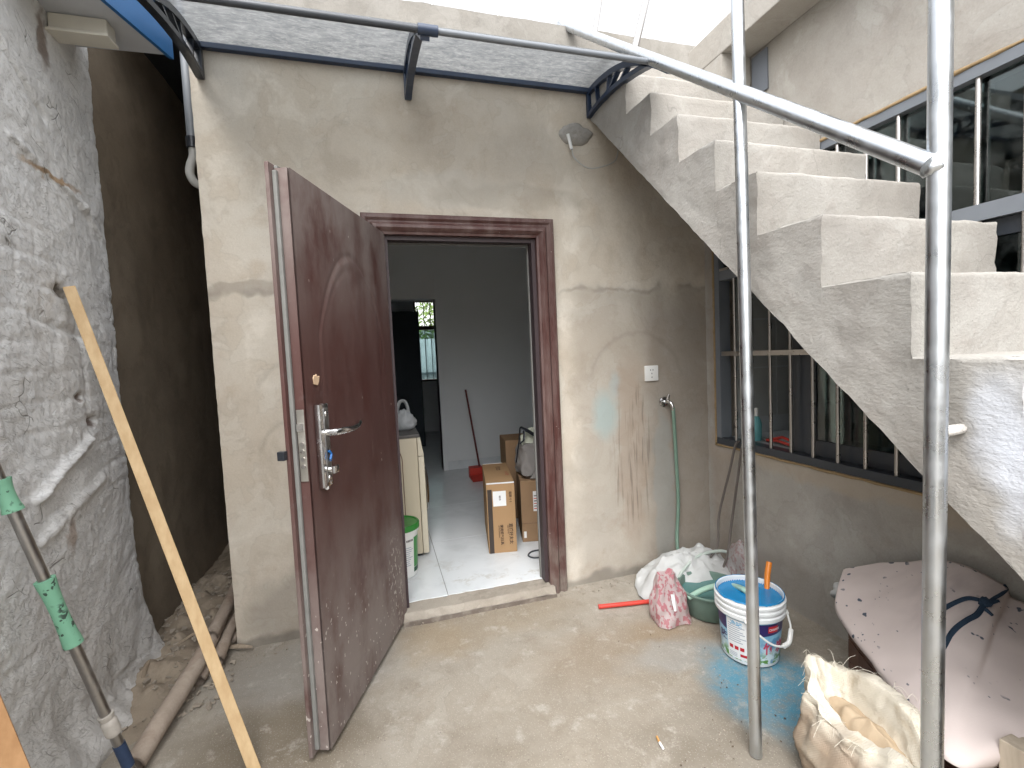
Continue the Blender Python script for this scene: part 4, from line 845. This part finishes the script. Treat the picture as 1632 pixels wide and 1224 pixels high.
sm = cl.modifiers.new('thick', 'SOLIDIFY'); sm.thickness = .006; sm.offset = -1
clm = cl.matrix_basis if False else Matrix.Translation(cl.location); bmx = bmesh.new(); bmx.from_mesh(cl.data); bmx.transform(clm); BV = BVHTree.FromBMesh(bmx)
def on_cloth(u, v, lift=.008):
    h = BV.ray_cast(CAM, ray(u, v)); return (h[0]+V((0, 0, lift))) if h[0] else at(u, v, 'z', .45)
M_ROPE = flat('dark_blue_strip', (.025, .045, .075), .75, .2, 0, .5, 18, .3, 40)
rp = thing('cloth_strip', 'knotted dark blue cloth strip lying on the pink cloth', 'rope', on_cloth(1560, 965, 0))
obj('strand', MB().tube(bez([on_cloth(1478, 990), on_cloth(1500, 977), on_cloth(1520, 966), on_cloth(1542, 958), on_cloth(1562, 961), on_cloth(1577, 966)], 30), .0075, 8, flat=.7), M_ROPE, rp, smooth=SM)
obj('strand', MB().tube(bez([on_cloth(1490, 1060), on_cloth(1505, 1035), on_cloth(1520, 1010), on_cloth(1540, 994), on_cloth(1557, 984), on_cloth(1568, 968)], 30), .0085, 8, flat=.6), M_ROPE, rp, smooth=SM)
obj('strand', MB().tube(bez([on_cloth(1572, 966), on_cloth(1585, 957), on_cloth(1597, 950), on_cloth(1604, 943), on_cloth(1600, 936)], 20), .005, 8), M_ROPE, rp, smooth=SM)
obj('knot', blob(on_cloth(1570, 966, .012), .015, 5), M_ROPE, rp, smooth=True)
for a, b in (((1575, 966), (1592, 963)), ((1570, 975), (1582, 987))): obj('loose_end', MB().tube([on_cloth(*a), on_cloth(*b, .012)], [.007, .004], 8, flat=.5), M_ROPE, rp, smooth=SM)
cr = thing('wooden_crate', 'dark brown wooden crate hidden under the pink cloth', 'crate', (2.45, -1.6, 0))
M_DKW = wood_mat('dark_brown_wood', (.10, .05, .035), (.17, .09, .06))
for k in range(3): obj('board', MB().prism([(2.43, -1.12), (2.655, -1.03), (2.655, -1.95), (2.13, -1.73), (2.13, -1.66)], 'z', .015+.088*k, .015+.088*k+.082), M_DKW, cr)
cu = at(1334, 948, 'z', .30)
mb = blob((cu.x+.03, cu.y, .30), .06, 9)
for v in mb.b.verts: v.co = V((cu.x+.035+(v.co.x-cu.x-.03)*.8, cu.y+(v.co.y-cu.y)*.7, .30+(v.co.z-.30)*.75))
tag(obj('grey_bundle', mb, flat('grey_fabric', (.42, .42, .41), .85, .2, 0, .15, 12, .3, 50), smooth=True), 'pale grey fabric bundle poking out from under the cloth corner', 'bundle')
# torn woven sack
def sack_mat():
    g = G('woven_sack', .75, .2); p = g.obj(); n = g.noise(g.warp(p, 5, .2), 8, 5, .6); z = g.sep(p)[2]
    col = g.mix(n, (.56, .51, .41), (.68, .64, .56)); d = g.f('MULTIPLY', g.mr(g.sep(g.warp(p, 9, .10))[2], .25, .19), g.mr(g.noise(p, 7, 4), .2, .5, .5, 1)); col = g.mix(g.f('MULTIPLY', d, .85), col, (.25, .18, .125)); col = g.mix(g.mr(g.noise(p, 11, 5, .7), .52, .7, 0, .55), col, (.42, .33, .22))
    wv = g.f('MULTIPLY', g.f('SINE', g.f('MULTIPLY', g.sep(p)[1], 900)), g.f('SINE', g.f('MULTIPLY', z, 900))); return g.fin(col, g.bump(g.f('ADD', g.f('MULTIPLY', wv, .2), n), .35, .006))
M_SACK = sack_mat()
SC = V((2.015, -1.50, 0)); e1 = V((.16, .98, 0)).normalized(); e2 = V((e1.y, -e1.x, 0))*-1
def sk(t, lv):          # lv: profile position, outside from floor to rim, then down inside
    lv = min(lv, 6.3999)
    P = [(0, 0, .9, .9), (.8, .04, 1.05, 1.5), (1.6, .11, 1.08, 1.6), (2.4, .18, 1.04, 1.4), (3.2, .235, 1.02, 1.15), (4, .288, 1.0, 1.0), (4.3, .295, .94, .86), (4.8, .26, .84, .70), (5.4, .235, .76, .58), (6, .215, .5, .4), (6.4, .21, .02, .02)]
    for a, b in zip(P, P[1:]):
        if lv <= b[0]: k = (lv-a[0])/(b[0]-a[0]); z, sa, sb = (a[i]+(b[i]-a[i])*k for i in (1, 2, 3)); break
    c, s = math.cos(t), math.sin(t); p = SC+e1*(.19*sa*c)+e2*(.078*sb*s)+V((0, 0, z))
    w = 1 if lv > .8 else .2
    rise = (.022*math.cos(t)-.035*s+.022*math.sin(3*t+.6)+.018*noise.noise(V((c*2, s*2, 3))))*max(0, 1-abs(lv-4.2)/1.6)
    q = .018*ridge((c*2.2, s*2.2, z*3), 1.1)+.010*fbm(p, 14, 3)+.006*ridge((p.x, p.y, p.z*1.6), 26); n = (e1*c+e2*s)
    return p+n*q*w*(1 if lv < 4.2 else -.6)+V((0, 0, rise+(.008*fbm(p, 25, 3) if lv > 2 else 0)))
mb = MB(); mb.grid(sk, frange(0, 2*math.pi, .055), frange(0, 6.4, .12)); bmesh.ops.remove_doubles(mb.b, verts=mb.b.verts, dist=.0003)
wsk = thing('woven_sack', 'torn cream woven sack with a frayed open mouth beside the pink cloth', 'sack', SC); obj('bag', mb, M_SACK, wsk, smooth=R(60))
mb = MB()
def cont(t, r):
    c, s_ = math.cos(t), math.sin(t); q = SC+e1*.150*r*c+e2*.048*r*s_
    return q+V((.006*noise.noise(q*30), .006*noise.noise(q*30+V((4, 0, 0))), .208+.030*(1-r*r)*(1+.6*fbm(q, 9, 3))+.022*ridge(q, 11)*(1-r**4)+.009*ridge(q, 26)))
mb.grid(cont, frange(0, 2*math.pi, .09), frange(.001, 1, .05)); obj('contents', mb, flat('tan_plaster_lumps', (.46, .36, .25), .9, .2, 0, .25, 14, .6, 40), wsk, smooth=R(40), kind='stuff')
mb = MB(); rnd = random.Random(3)
for k in range(60):
    t = rnd.uniform(0, 6.28); p = sk(t, 4.15); d = V((rnd.uniform(-1, 1), rnd.uniform(-1, 1), rnd.uniform(-.6, .8))).normalized(); L = rnd.uniform(.02, .06)
    mb.tube(bez([p, p+d*L*.5+V((0, 0, .006)), p+d*L-V((0, 0, rnd.uniform(0, .03)))], 6), .0005, 3)
obj('frayed_threads', mb, flat('loose_thread', (.74, .70, .60), .8), wsk, kind='stuff')
# board end bottom right
blk = at(1592, 1176, 'z', .36); tag(obj('board_end', MB().box((blk.x, blk.y-.25, 0), (blk.x+.045, blk.y, blk.z), .003).box((blk.x+.0455, blk.y-.25, 0), (blk.x+.30, blk.y-.012, blk.z-.004), .003), wood_mat('grey_pine', (.40, .34, .27), (.52, .45, .36))), 'pale wooden board end standing in front of the pink cloth', 'board')

# ---- things along the left wall
T, B = at(112, 462, 'x', -.345), at(393, 1224, 'z', .004); T2 = T+(T-B).normalized()*.012
d = (T2-B).normalized(); sd_ = d.cross(V((0.35, -.93, .2))).normalized(); nd = d.cross(sd_)
def lath(a, b, w, th, name, mat, label, cat):
    mb = MB(); vs_ = [mb.b.verts.new(p+sd_*sx*w/2+nd*sy*th/2) for p in (a, b) for sx, sy in ((-1, -1), (1, -1), (1, 1), (-1, 1))]
    for i in range(4): mb.b.faces.new((vs_[i], vs_[(i+1) % 4], vs_[4+(i+1) % 4], vs_[4+i]))
    mb.b.faces.new(vs_[:4][::-1]); mb.b.faces.new(vs_[4:]); bmesh.ops.bevel(mb.b, geom=list(mb.b.edges), offset=.0012, segments=1, affect='EDGES')
    return tag(obj(name, mb, mat), label, cat)
lath(B-d*.1+V((0, 0, .1*d.z)), T2, .036, .014, 'wooden_lath', M_PINE, 'long pale pine lath leaning on the rough wall', 'stick')
mA, mB_ = at(8, 785, 'x', -.285), at(198, 1205, 'x', -.115); md = (mB_-mA).normalized()
mp = thing('mop_pole', 'steel mop pole with two mint green foam grips leaning at the left', 'mop', at(205, 1224, 'x', -.11))
end = mB_+md*((.02-mB_.z)/md.z); obj('pole', MB().tube([mA-md*.30, end], .0145, 16), steel_mat('grimy_steel_tube', (.30, .29, .28), (.45, .43, .41), .35, (40, 40, 3), .5), mp, smooth=SM)
def onm(u, v):
    r = ray(u, v); w0 = mA-CAM; a, b, c = md.dot(md), md.dot(r), 1; dd, e = md.dot(w0), r.dot(w0); return mA+md*((b*e-c*dd)/(a*c-b*b))
for (a, b) in (((-2, 765), (20, 815)), ((68, 925), (112, 1030))):
    a, b = onm(*a), onm(*b); n = 14; pts = [a.lerp(b, i/n) for i in range(n+1)]; obj('foam_grip', MB().tube(pts, [.0245-.005*math.sin(math.pi*min(1, max(0, (i/n-.06)/.88)))**.6 for i in range(n+1)], 18), M_MINT, mp, smooth=SM)
a, b = onm(163, 1142), onm(178, 1172); mb = MB(); pts = [a.lerp(b, i/8) for i in range(9)]; mb.tube(pts, [.021+.005*fbm((i, 0, 1), .6, 2) for i in range(9)], 14); obj('clamp', mb, flat('dirty_white_plastic', (.45, .42, .38), .6, .3, 0, .4, 25), mp, smooth=SM)
a, b = onm(186, 1188), onm(203, 1222); obj('blue_sleeve', MB().tube([a, b], .0165, 14), flat('navy_sleeve', (.03, .05, .10), .6, .3, 0, .4, 30), mp, smooth=SM)
k0, k1 = at(-2, 1100, 'x', -.18), at(52, 1230, 'x', -.10)
pd = (k0-k1).normalized(); mb = MB(); aa, bb = k1-pd*.12, k0+pd*.06; ww = V((-.9, -.45, .0)).normalized()*.16; nn = pd.cross(ww).normalized()*.012
vs_ = [mb.b.verts.new(q) for q in (aa, aa+ww, bb+ww, bb, aa+nn, aa+ww+nn, bb+ww+nn, bb+nn)]
for f in ((0, 1, 2, 3), (7, 6, 5, 4), (0, 4, 5, 1), (1, 5, 6, 2), (2, 6, 7, 3), (3, 7, 4, 0)): mb.b.faces.new([vs_[i] for i in f])
tag(obj('wooden_plank', mb, M_PLANK), 'orange brown plank corner at the lower left edge', 'plank')
# rusty pipes and rubble in the alley mouth
def pipe(p, r, label):
    mb = MB(); q = bez(p, 14); mb.tube(q, r, 18, cap=False); mb.tube(q, r*.82, 18, cap=False)
    ring = []
    tag(obj('iron_pipe', mb, M_RUST, smooth=SM), label, 'pipe', 'old pipes lying in the alley mouth')
pipe([at(212, 1222, 'z', .04), at(318, 1052, 'z', .075), at(345, 1000, 'z', .10)], .034, 'longest dusty iron pipe, lying along the foot of the rough wall')
pipe([at(336, 1015, 'z', .115), at(372, 945, 'z', .12), V((-.2, 1.2, .11))], .029, 'grey dusty pipe running back into the dark alley')
pipe([at(346, 1054, 'z', .045), at(372, 992, 'z', .055), V((-.06, .75, .05))], .027, 'short rusty pipe with its open end beside the house corner')
pipe([at(318, 1085, 'z', .02), at(345, 1040, 'z', .022), V((-.02, .1, .02))], .021, 'thin whitish pipe half buried beside the house corner')
rnd = random.Random(11); mb = MB()
def mound(u, v): return V((u, v, max(-.01, .085*math.exp(-((u+.30)/.13)**2)*(1 if v > -.1 else max(0, 1-(-.1-v)/.45))*(1+.7*fbm((u, v, 0), 9, 4))-.012)))
mb.grid(mound, frange(-.44, .02, .012), frange(-.6, 1.5, .02)); tag(obj('rubble_heap', mb, plaster('earth_rubble', (.27, .22, .165), (.34, .29, .23), (.20, .155, .11), 1.6), smooth=True), kind='stuff')
mb = MB()
def chip(c, s, r):
    v0 = []
    rot = Matrix.Rotation(rnd.uniform(0, 6.3), 3, 'Z') @ Matrix.Rotation(rnd.uniform(-.5, .5), 3, 'X')
    sx, sy, sz = s*rnd.uniform(.6, 1.5), s*rnd.uniform(.4, 1), s*rnd.uniform(.2, .6)
    vv = [mb.b.verts.new(V(c)+rot @ V((sx*a*rnd.uniform(.6, 1), sy*b*rnd.uniform(.6, 1), sz*k))) for a, b, k in ((-1, -1, -1), (1, -1, -1), (1, 1, -1), (-1, 1, -1), (-1, -1, 1), (1, -1, 1), (1, 1, 1), (-1, 1, 1))]
    for f in ((0, 3, 2, 1), (4, 5, 6, 7), (0, 1, 5, 4), (1, 2, 6, 5), (2, 3, 7, 6), (3, 0, 4, 7)): mb.b.faces.new([vv[i] for i in f])
for k in range(420):
    x, y = rnd.uniform(-.42, .05), rnd.uniform(-.45, .9); chip((x, y, max(0, mound(x, y).z)+.004), rnd.choice((.004, .006, .009, .014)), 0)
for k in range(260):
    x = rnd.uniform(0, 2.6); y = -abs(rnd.gauss(0, .06))-.015; chip((x, y, .003), rnd.choice((.002, .003, .005)), 0)
for k in range(420):
    x, y = rnd.uniform(-.1, 2.5), rnd.uniform(-1.6, -.05); chip((x, y, fz(x, y)-.003), rnd.choice((.0012, .0018, .0025, .0035)), 0)
tag(obj('debris', mb, flat('plaster_crumbs', (.33, .29, .24), .9, .2, 0, .35, 30)), kind='stuff')
mb = MB(); rb0 = rnd
for k in range(55):
    x, y = rnd.choice(((2.05, -1.0), (1.85, -1.1), (1.75, -1.25), (2.0, -.62)))
    chip((x+rnd.gauss(0, .12), y+rnd.gauss(0, .07), .001), rnd.choice((.0012, .002, .003)), 0)
tag(obj('dark_crumbs', mb, flat('dark_crumb', (.10, .075, .055), .9, .2, 0, .4, 30)), kind='stuff')
ci = thing('cigarette_end', 'tiny cigarette end on the floor left of the thin pole', 'cigarette', at(1052, 1182, 'z', 0))
obj('filter', MB().tube([at(1047, 1174, 'z', .005), at(1051, 1183, 'z', .005)], .0042, 8), flat('cork_paper', (.48, .26, .09), .8), ci); obj('paper', MB().tube([at(1051.2, 1183.4, 'z', .005), at(1057, 1193, 'z', .005)], .0042, 8), M_PAPER, ci)
for k, (u0, v0, u1, v1, lab) in enumerate(((285, 1025, 328, 1002, 'thin dry twig leaning over the rubble below the rough wall'), (228, 1080, 238, 1052, 'flat chip of bark leaning on the foot of the rough wall'), (362, 1032, 402, 1031, 'pale splinter of wood lying at the house corner'))):
    a, b = at(u0, v0, 'z', .09 if k < 2 else .02), at(u1, v1, 'z', .15 if k < 2 else .02); tag(obj('twig', MB().tube([a, a.lerp(b, .5)+V((0, 0, .006)), b], [.005, .0065, .004] if k == 0 else [.008, .011, .005], 7, flat=.5), wood_mat('weathered_twig', (.24, .19, .14), (.36, .30, .23)), smooth=SM), lab, 'twig', 'bits of dry wood in the alley mouth')
# drain pipe at the house corner
dp = thing('drain_pipe', 'grey white plastic pipe with a bend at the top of the alley', 'pipe', (-.045, .12, 2.2))
pA_, = (V((-.045, .12, 2.42)),)
obj('upper_pipe', MB().tube([V((-.045, .12, 2.44)), V((-.05, .14, 3.1))], .022, 16), M_ALU2, dp, smooth=SM); obj('coupling', MB().tube([V((-.045, .12, 2.39)), V((-.045, .12, 2.44))], .028, 16), M_BLACK, dp, smooth=SM)
obj('bend', MB().tube(bez([(-.045, .12, 2.392), (-.047, .12, 2.35), (-.062, .12, 2.31), (-.066, .12, 2.27), (-.050, .13, 2.235), (-.02, .15, 2.225)], 24), .019, 14), M_PVC, dp, smooth=SM)

# ================================================================== THINGS INSIDE
wmn = thing('washing_machine', 'beige front loading washing machine just inside the doorway', 'washing machine', (.7, .9, .05))
M_BEI = flat('champagne_metal', (.50, .44, .33), .4, .45, 0, .05, 4); M_BEI2 = flat('champagne_plastic', (.56, .51, .40), .45, .4, 0, .05, 4)
x0, x1, y0, y1 = .42, .945, .615, 1.20
obj('body', MB().box((x0, y0, .075), (x1, y1, .845), .008), M_BEI, wmn, smooth=SM); obj('front_panel', MB().box((x1+.002, y0, .075), (x1+.040, y1, .72), .006), M_BEI2, wmn, smooth=SM)
obj('control_panel', MB().prism([(y0, .724), (y0, .845)], 'x', 0, 1) if False else MB().prism([(x1+.002, .724), (x1+.040, .724), (x1+.020, .845), (x1+.002, .845)], 'y', y0, y1), M_BEI2, wmn)
obj('top_panel', MB().box((x0, y0-.004, .847), (x1+.018, y1, .868), .004), flat('dark_worktop', (.10, .095, .09), .45), wmn, smooth=SM)
pts = bez([(x0+.05, y0+.001, .15), (x0+.05, y0+.001, .40), (x0+.05, y0+.001, .70), (x0+.09, y0+.001, .765), (x0+.22, y0+.001, .772), (x1-.15, y0+.001, .77), (x1-.105, y0+.001, .735), (x1-.10, y0+.001, .6), (x1-.10, y0+.001, .15)], 60); obj('panel_groove', MB().tube(pts, .0035, 6), M_DKW, wmn)
obj('door_ring', MB().lathe([(.13, .0), (.165, .004), (.175, .018), (.165, .03), (.14, .036), (.06, .04), (0, .041)], (x1+.040, .905, .44), 40, tilt=Matrix.Rotation(R(90), 3, 'Y')), M_CHROME, wmn, smooth=SM)
for (x, y) in ((x0+.05, y0+.05), (x1-.02, y0+.05), (x0+.05, y1-.05), (x1-.02, y1-.05)): obj('foot', MB().tube([(x, y, .05), (x, y, .078)], .02, 12), M_BLACK, wmn, smooth=SM)
def softbag(c, sx, sy, sz, seed, pinch):
    mb = MB(); bmesh.ops.create_icosphere(mb.b, subdivisions=4, radius=1)
    for v in mb.b.verts:
        n = v.co.copy(); t = (n.z+1)/2; k = 1-pinch*t**1.3; q = 1+.14*ridge(n+V((seed, 0, 0)), 2.2)+.06*ridge(n+V((seed, 5, 0)), 5)-.1
        v.co = V(c)+V((n.x*sx*k*q, n.y*sy*k*q, max(0, (n.z*.5+.5)*sz*(1+.12*fbm(n, 3, 2))-.01)))
    return mb
M_FILM = thin_plastic('white_bag_film', (.60, .63, .65), (.70, .72, .74), .06)
cb = thing('plastic_bag', 'knotted white plastic bag on top of the washing machine', 'bag', (.88, .9, .868)); obj('film', softbag((.885, .86, .868), .10, .085, .15, 3, .55), M_FILM, cb, smooth=R(60))
obj('loop_handle', MB().tube(bez([at(634, 672, 'y', .86), at(633, 655, 'y', .86), at(637, 641, 'y', .86), at(645, 640, 'y', .86), at(650, 652, 'y', .86), at(652, 672, 'y', .86)], 20), .017, 8, flat=.45), M_FILM, cb, smooth=SM)
gb = thing('lidded_bucket', 'white bucket with a bright green lid beside the open door', 'bucket', (.80, .42, .05)); gc = V((.795, .42, .05))
obj('body', MB().lathe([(0, .002), (.092, .002), (.095, .006), (.108, .27), (.116, .272), (.118, .30), (.112, .302)], gc, 48), M_WHITE, gb, smooth=R(30))
obj('lid', MB().lathe([(.1185, .288), (.121, .292), (.121, .318), (.116, .324), (.108, .324), (.104, .318), (0, .317)], gc, 48), M_GREEN, gb, smooth=R(30))
gbase = math.atan2(CAM.y-gc.y, CAM.x-gc.x)
def gpatch(t0, t1, z0, z1, off):
    mb = MB(); mb.grid(lambda t, z: gc+V(((.0945+.0485*z+off)*math.cos(gbase+R(t)), (.0945+.0485*z+off)*math.sin(gbase+R(t)), z)), frange(t0, t1, 4), frange(z0, z1, .06)); return mb
obj('label_print', gpatch(48, 92, .06, .245, .0012), M_GREEN, gb, smooth=True); obj('label_print', gpatch(48, 92, .03, .058, .0012), flat('deep_green_print', (.01, .07, .035), .4), gb, smooth=True)
for k in range(10): obj('label_line', gpatch(8, 8+random.uniform(20, 36), .08+.012*k, .084+.012*k, .0012), M_GREYP, gb, smooth=True)
for k in range(5): obj('label_line', gpatch(20+k*5, 23.5+k*5, .225, .238, .0012), M_INK, gb, smooth=True)
# cartons
b1 = thing('tall_carton', 'tall brown cardboard carton with Chinese print and a white sticker inside the door', 'box', (1.362, .500, .05), R(-10))
bw_, bd, bh = .187, .58, .468
obj('carton', MB().box((0, 0, 0), (bw_, bd, bh), .003), M_CARD, b1, local=True); obj('edge_tape', MB().box((.006, -.0018, .0), (.036, -.0004, bh-.04)), flat('dark_strap', (.045, .035, .03), .4), b1, local=True)
obj('torn_edge', MB().box((.002, -.003, bh-.004), (bw_-.002, .004, bh+.004), .001).box((.002, bd-.012, bh-.002), (bw_-.03, bd-.004, bh+.003), .001), M_PAPER, b1, local=True)
obj('sticker', MB().box((.042, -.0016, .315), (.128, -.0004, .415)), M_PAPER, b1, local=True)
FRM = Matrix.Rotation(R(90), 4, 'X')
def side_text(s, size, x, z, bold=.0): return txt(s, size, M_INK, b1, Matrix.Translation((x, -.002, z)) @ FRM @ Matrix.Rotation(R(-90), 4, 'Z'), bold=bold)
side_text('直播好太太', .028, .150, .195, .0004); side_text('HAO TAI TAI', .010, .132, .185, .0003); side_text('家用燃气灶具', .0225, .090, .19, .0004); side_text('JIAYONG RANQIZAO', .0085, .073, .185, .0003)
side_text('易碎 ↑↑', .02, .155, .41, .0003); side_text('0315', .016, .087, .385, .0006)
txt('好太太', .04, M_INK, b1, Matrix.Translation((.11, .46, bh+.0012)) @ Matrix.Rotation(R(-90), 4, 'Z'), bold=.0006); txt('小心轻放', .028, flat('red_ink', (.35, .05, .03), .7), b1, Matrix.Translation((.158, .30, bh+.0012)) @ Matrix.Rotation(R(-90), 4, 'Z'))
b2 = thing('wide_carton', 'wide dull brown carton standing right of the tall one under the bag', 'box', (1.625, .60, .05), R(-12))
obj('carton', MB().box((0, 0, 0), (.42, .34, .43), .004), M_CARD2, b2, local=True); obj('sticker', MB().box((.085, -.0016, .215), (.135, -.0004, .355)), M_PAPER, b2, local=True)
for k in range(6): obj('sticker_print', MB().box((.09, -.0022, .23+.018*k), (.09+random.uniform(.02, .04), -.0017, .236+.018*k)), M_INK if k % 2 else M_RED, b2, local=True)
obj('small_sticker', MB().box((.012, -.0016, .03), (.03, -.0004, .075)), M_PAPER, b2, local=True); obj('flap_joint', MB().box((.004, .168, .4295), (.416, .172, .4325)), M_DKW, b2, local=True)
obj('flap_joint', MB().box((.0, -.0012, .13), (.416, -.0004, .1325)), M_DKW, b2, local=True)
b3 = thing('back_carton', 'upright cardboard carton behind the grey bag', 'box', (1.72, 1.08, .05), R(-6)); obj('carton', MB().box((-.06, 0, 0), (.40, .30, .63), .004), M_CARD2, b3, local=True)
bg_ = thing('canvas_bag', 'grey canvas bag with black straps slumped on the wide carton', 'bag', (1.78, .74, .48))
mb = MB(); bmesh.ops.create_cube(mb.b, size=2); bmesh.ops.subdivide_edges(mb.b, edges=mb.b.edges[:], cuts=14, use_grid_fill=True)
for v in mb.b.verts:
    n = v.co.copy(); l = (abs(n.x)**5+abs(n.y)**5+abs(n.z)**5)**.2; n /= max(l, .001); t = (n.z+1)/2; q = .022*ridge(n+V((3, 0, 0)), 1.6)+.010*ridge(n+V((8, 0, 0)), 4)
    v.co = V((1.79+n.x*(.125-.03*t)+q*n.x+.05*t*t*(.5-t), .745+n.y*(.095-.03*t)+q*n.y-.03*(1-t)**2, .484+.27*t*(1-.12*(n.x < 0)*t)+(.02*noise.noise(n*2) if t > .1 else 0)))
obj('body', mb, flat('grey_canvas', (.24, .225, .215), .9, .2, 0, .15, 9, .4, 60), bg_, smooth=R(60))
mb = MB(); mb.grid(lambda u, v: V((1.675+.22*u, .665+.02*math.sin(3.1*u)+.05*v, .70+.125*v-.05*v*(2*u-1)**2+.008*noise.noise(V((u*4, v*4, 1))))), frange(0, 1, .08), frange(0, 1, .1)); lo_ = obj('lining', mb, flat('pale_lining', (.55, .57, .47), .8), bg_, smooth=True); lo_.modifiers.new('thick', 'SOLIDIFY').thickness = .006
st_ = [at(823, 737, 'y', .63), at(826, 712, 'y', .64), at(828, 695, 'y', .66), at(829, 682, 'y', .68), at(834, 684, 'y', .68), at(835, 700, 'y', .66), at(829, 707, 'y', .64)]
obj('strap', MB().tube(bez(st_, 30), .009, 8, flat=.4), M_BLACK, bg_, smooth=SM); obj('strap', MB().tube(bez([at(832, 683, 'y', .68), at(840, 686, 'y', .67), at(850, 692, 'y', .66), at(862, 697, 'y', .66)], 16), .016, 8, flat=.4), M_BLACK, bg_, smooth=SM)
obj('flap', MB().grid(lambda u, v: V((1.66+.17*u+.03*v, .63-.05*v+.04*u, .70-.20*v-.05*u+.01*math.sin(u*7+v*4))), frange(0, 1, .1), frange(0, 1, .1)) and None or MB().prism([(1.70, .49), (1.83, .485), (1.85, .60), (1.76, .56)], 'y', .60, .608), flat('grey_canvas_flap', (.30, .285, .27), .9, .2, 0, .2, 14, .4, 60), bg_)
du = thing('dustpan', 'red dustpan with a long dark red handle near the inner doorway', 'dustpan', (1.66, 2.42, .05))
D0 = at(754, 764, 'z', .055)
obj('pan', MB().prism([(D0.y+.13, .052), (D0.y-.10, .052), (D0.y-.10, .058), (D0.y+.06, .085), (D0.y+.06, .16), (D0.y+.13, .17)], 'x', D0.x-.02, D0.x+.12), M_RED, du)
obj('handle', MB().tube([V((D0.x+.10, D0.y+.09, .12)), at(742, 621, 'y', D0.y+.28)], .011, 10), flat('dark_red_pole', (.12, .03, .03), .45), du, smooth=SM)
cr0 = at(848, 884, 'z', .055); tag(obj('floor_cable', MB().tube(bez([cr0+V((.10, .05, 0)), cr0+V((.02, .05, 0)), cr0+V((-.025, .0, 0)), cr0+V((0, -.05, 0)), cr0+V((.10, -.06, 0))], 24), .0055, 8), M_ALU, smooth=SM), 'dark cable curled on the tiles by the right jamb', 'cable')
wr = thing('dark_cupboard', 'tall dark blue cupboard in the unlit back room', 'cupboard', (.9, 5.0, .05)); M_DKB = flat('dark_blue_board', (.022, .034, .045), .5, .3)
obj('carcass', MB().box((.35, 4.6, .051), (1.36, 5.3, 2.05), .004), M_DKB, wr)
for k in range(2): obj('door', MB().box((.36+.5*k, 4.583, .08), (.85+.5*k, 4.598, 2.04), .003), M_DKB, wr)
# ---- outside the back window
fe = thing('metal_fence', 'pale corrugated metal fence seen through the back window', 'fence', (2, 8, 0))
mb = MB(); mb.grid(lambda x, z: V((x, 8+.02*math.sin(x*42), z)), frange(0, 5, .02), [-.05, .85, .9, 1.78]); sm_ = obj('sheet', mb, flat('pale_steel_sheet', (.50, .50, .52), .5), fe, smooth=True); sm_.modifiers.new('thick', 'SOLIDIFY').thickness = .003
obj('rail', MB().box((0, 7.955, 1.0), (5, 7.975, 1.05)), M_ALU2, fe)
tr = thing('leafy_tree', 'sunlit leafy tree beyond the fence outside the back window', 'tree', (3.0, 11, -.05))
obj('trunk', MB().tube([(3.0, 11, -.05), (3.02, 11, 1.2), (2.95, 11.05, 2.6)], [.12, .09, .05], 10).tube([(3.02, 11, 1.3), (2.6, 10.9, 2.3)], [.05, .02], 8).tube([(3.0, 11, 1.6), (3.5, 11.1, 2.7)], [.05, .02], 8), M_DKW, tr, smooth=SM)
mb = MB(); rnd = random.Random(5)
for k in range(3200):
    a = V((rnd.gauss(0, .8), rnd.gauss(0, .6), rnd.gauss(0, .65))); c = V((2.9, 11, 2.6))+a; u = V((rnd.uniform(-1, 1), rnd.uniform(-1, 1), rnd.uniform(-1, 1))).normalized()*.07; w_ = u.orthogonal().normalized()*.03
    mb.b.faces.new([mb.b.verts.new(q) for q in (c-u, c+w_, c+u, c-w_)])
obj('crown', mb, flat('leaf_green', (.10, .16, .035), .6, .3, 0, .5, 3), tr, kind='stuff')
# ---- unseen low wall added behind the camera, its height set for fill light
yw = thing('added_yard_wall', 'unseen low rendered wall added behind the viewer to temper the light', 'wall', (1, -6.1, 0)); obj('wall_body', MB().box((-.8, -6.2, -.03), (5, -6.05, .9)), M_RIGHT, yw)
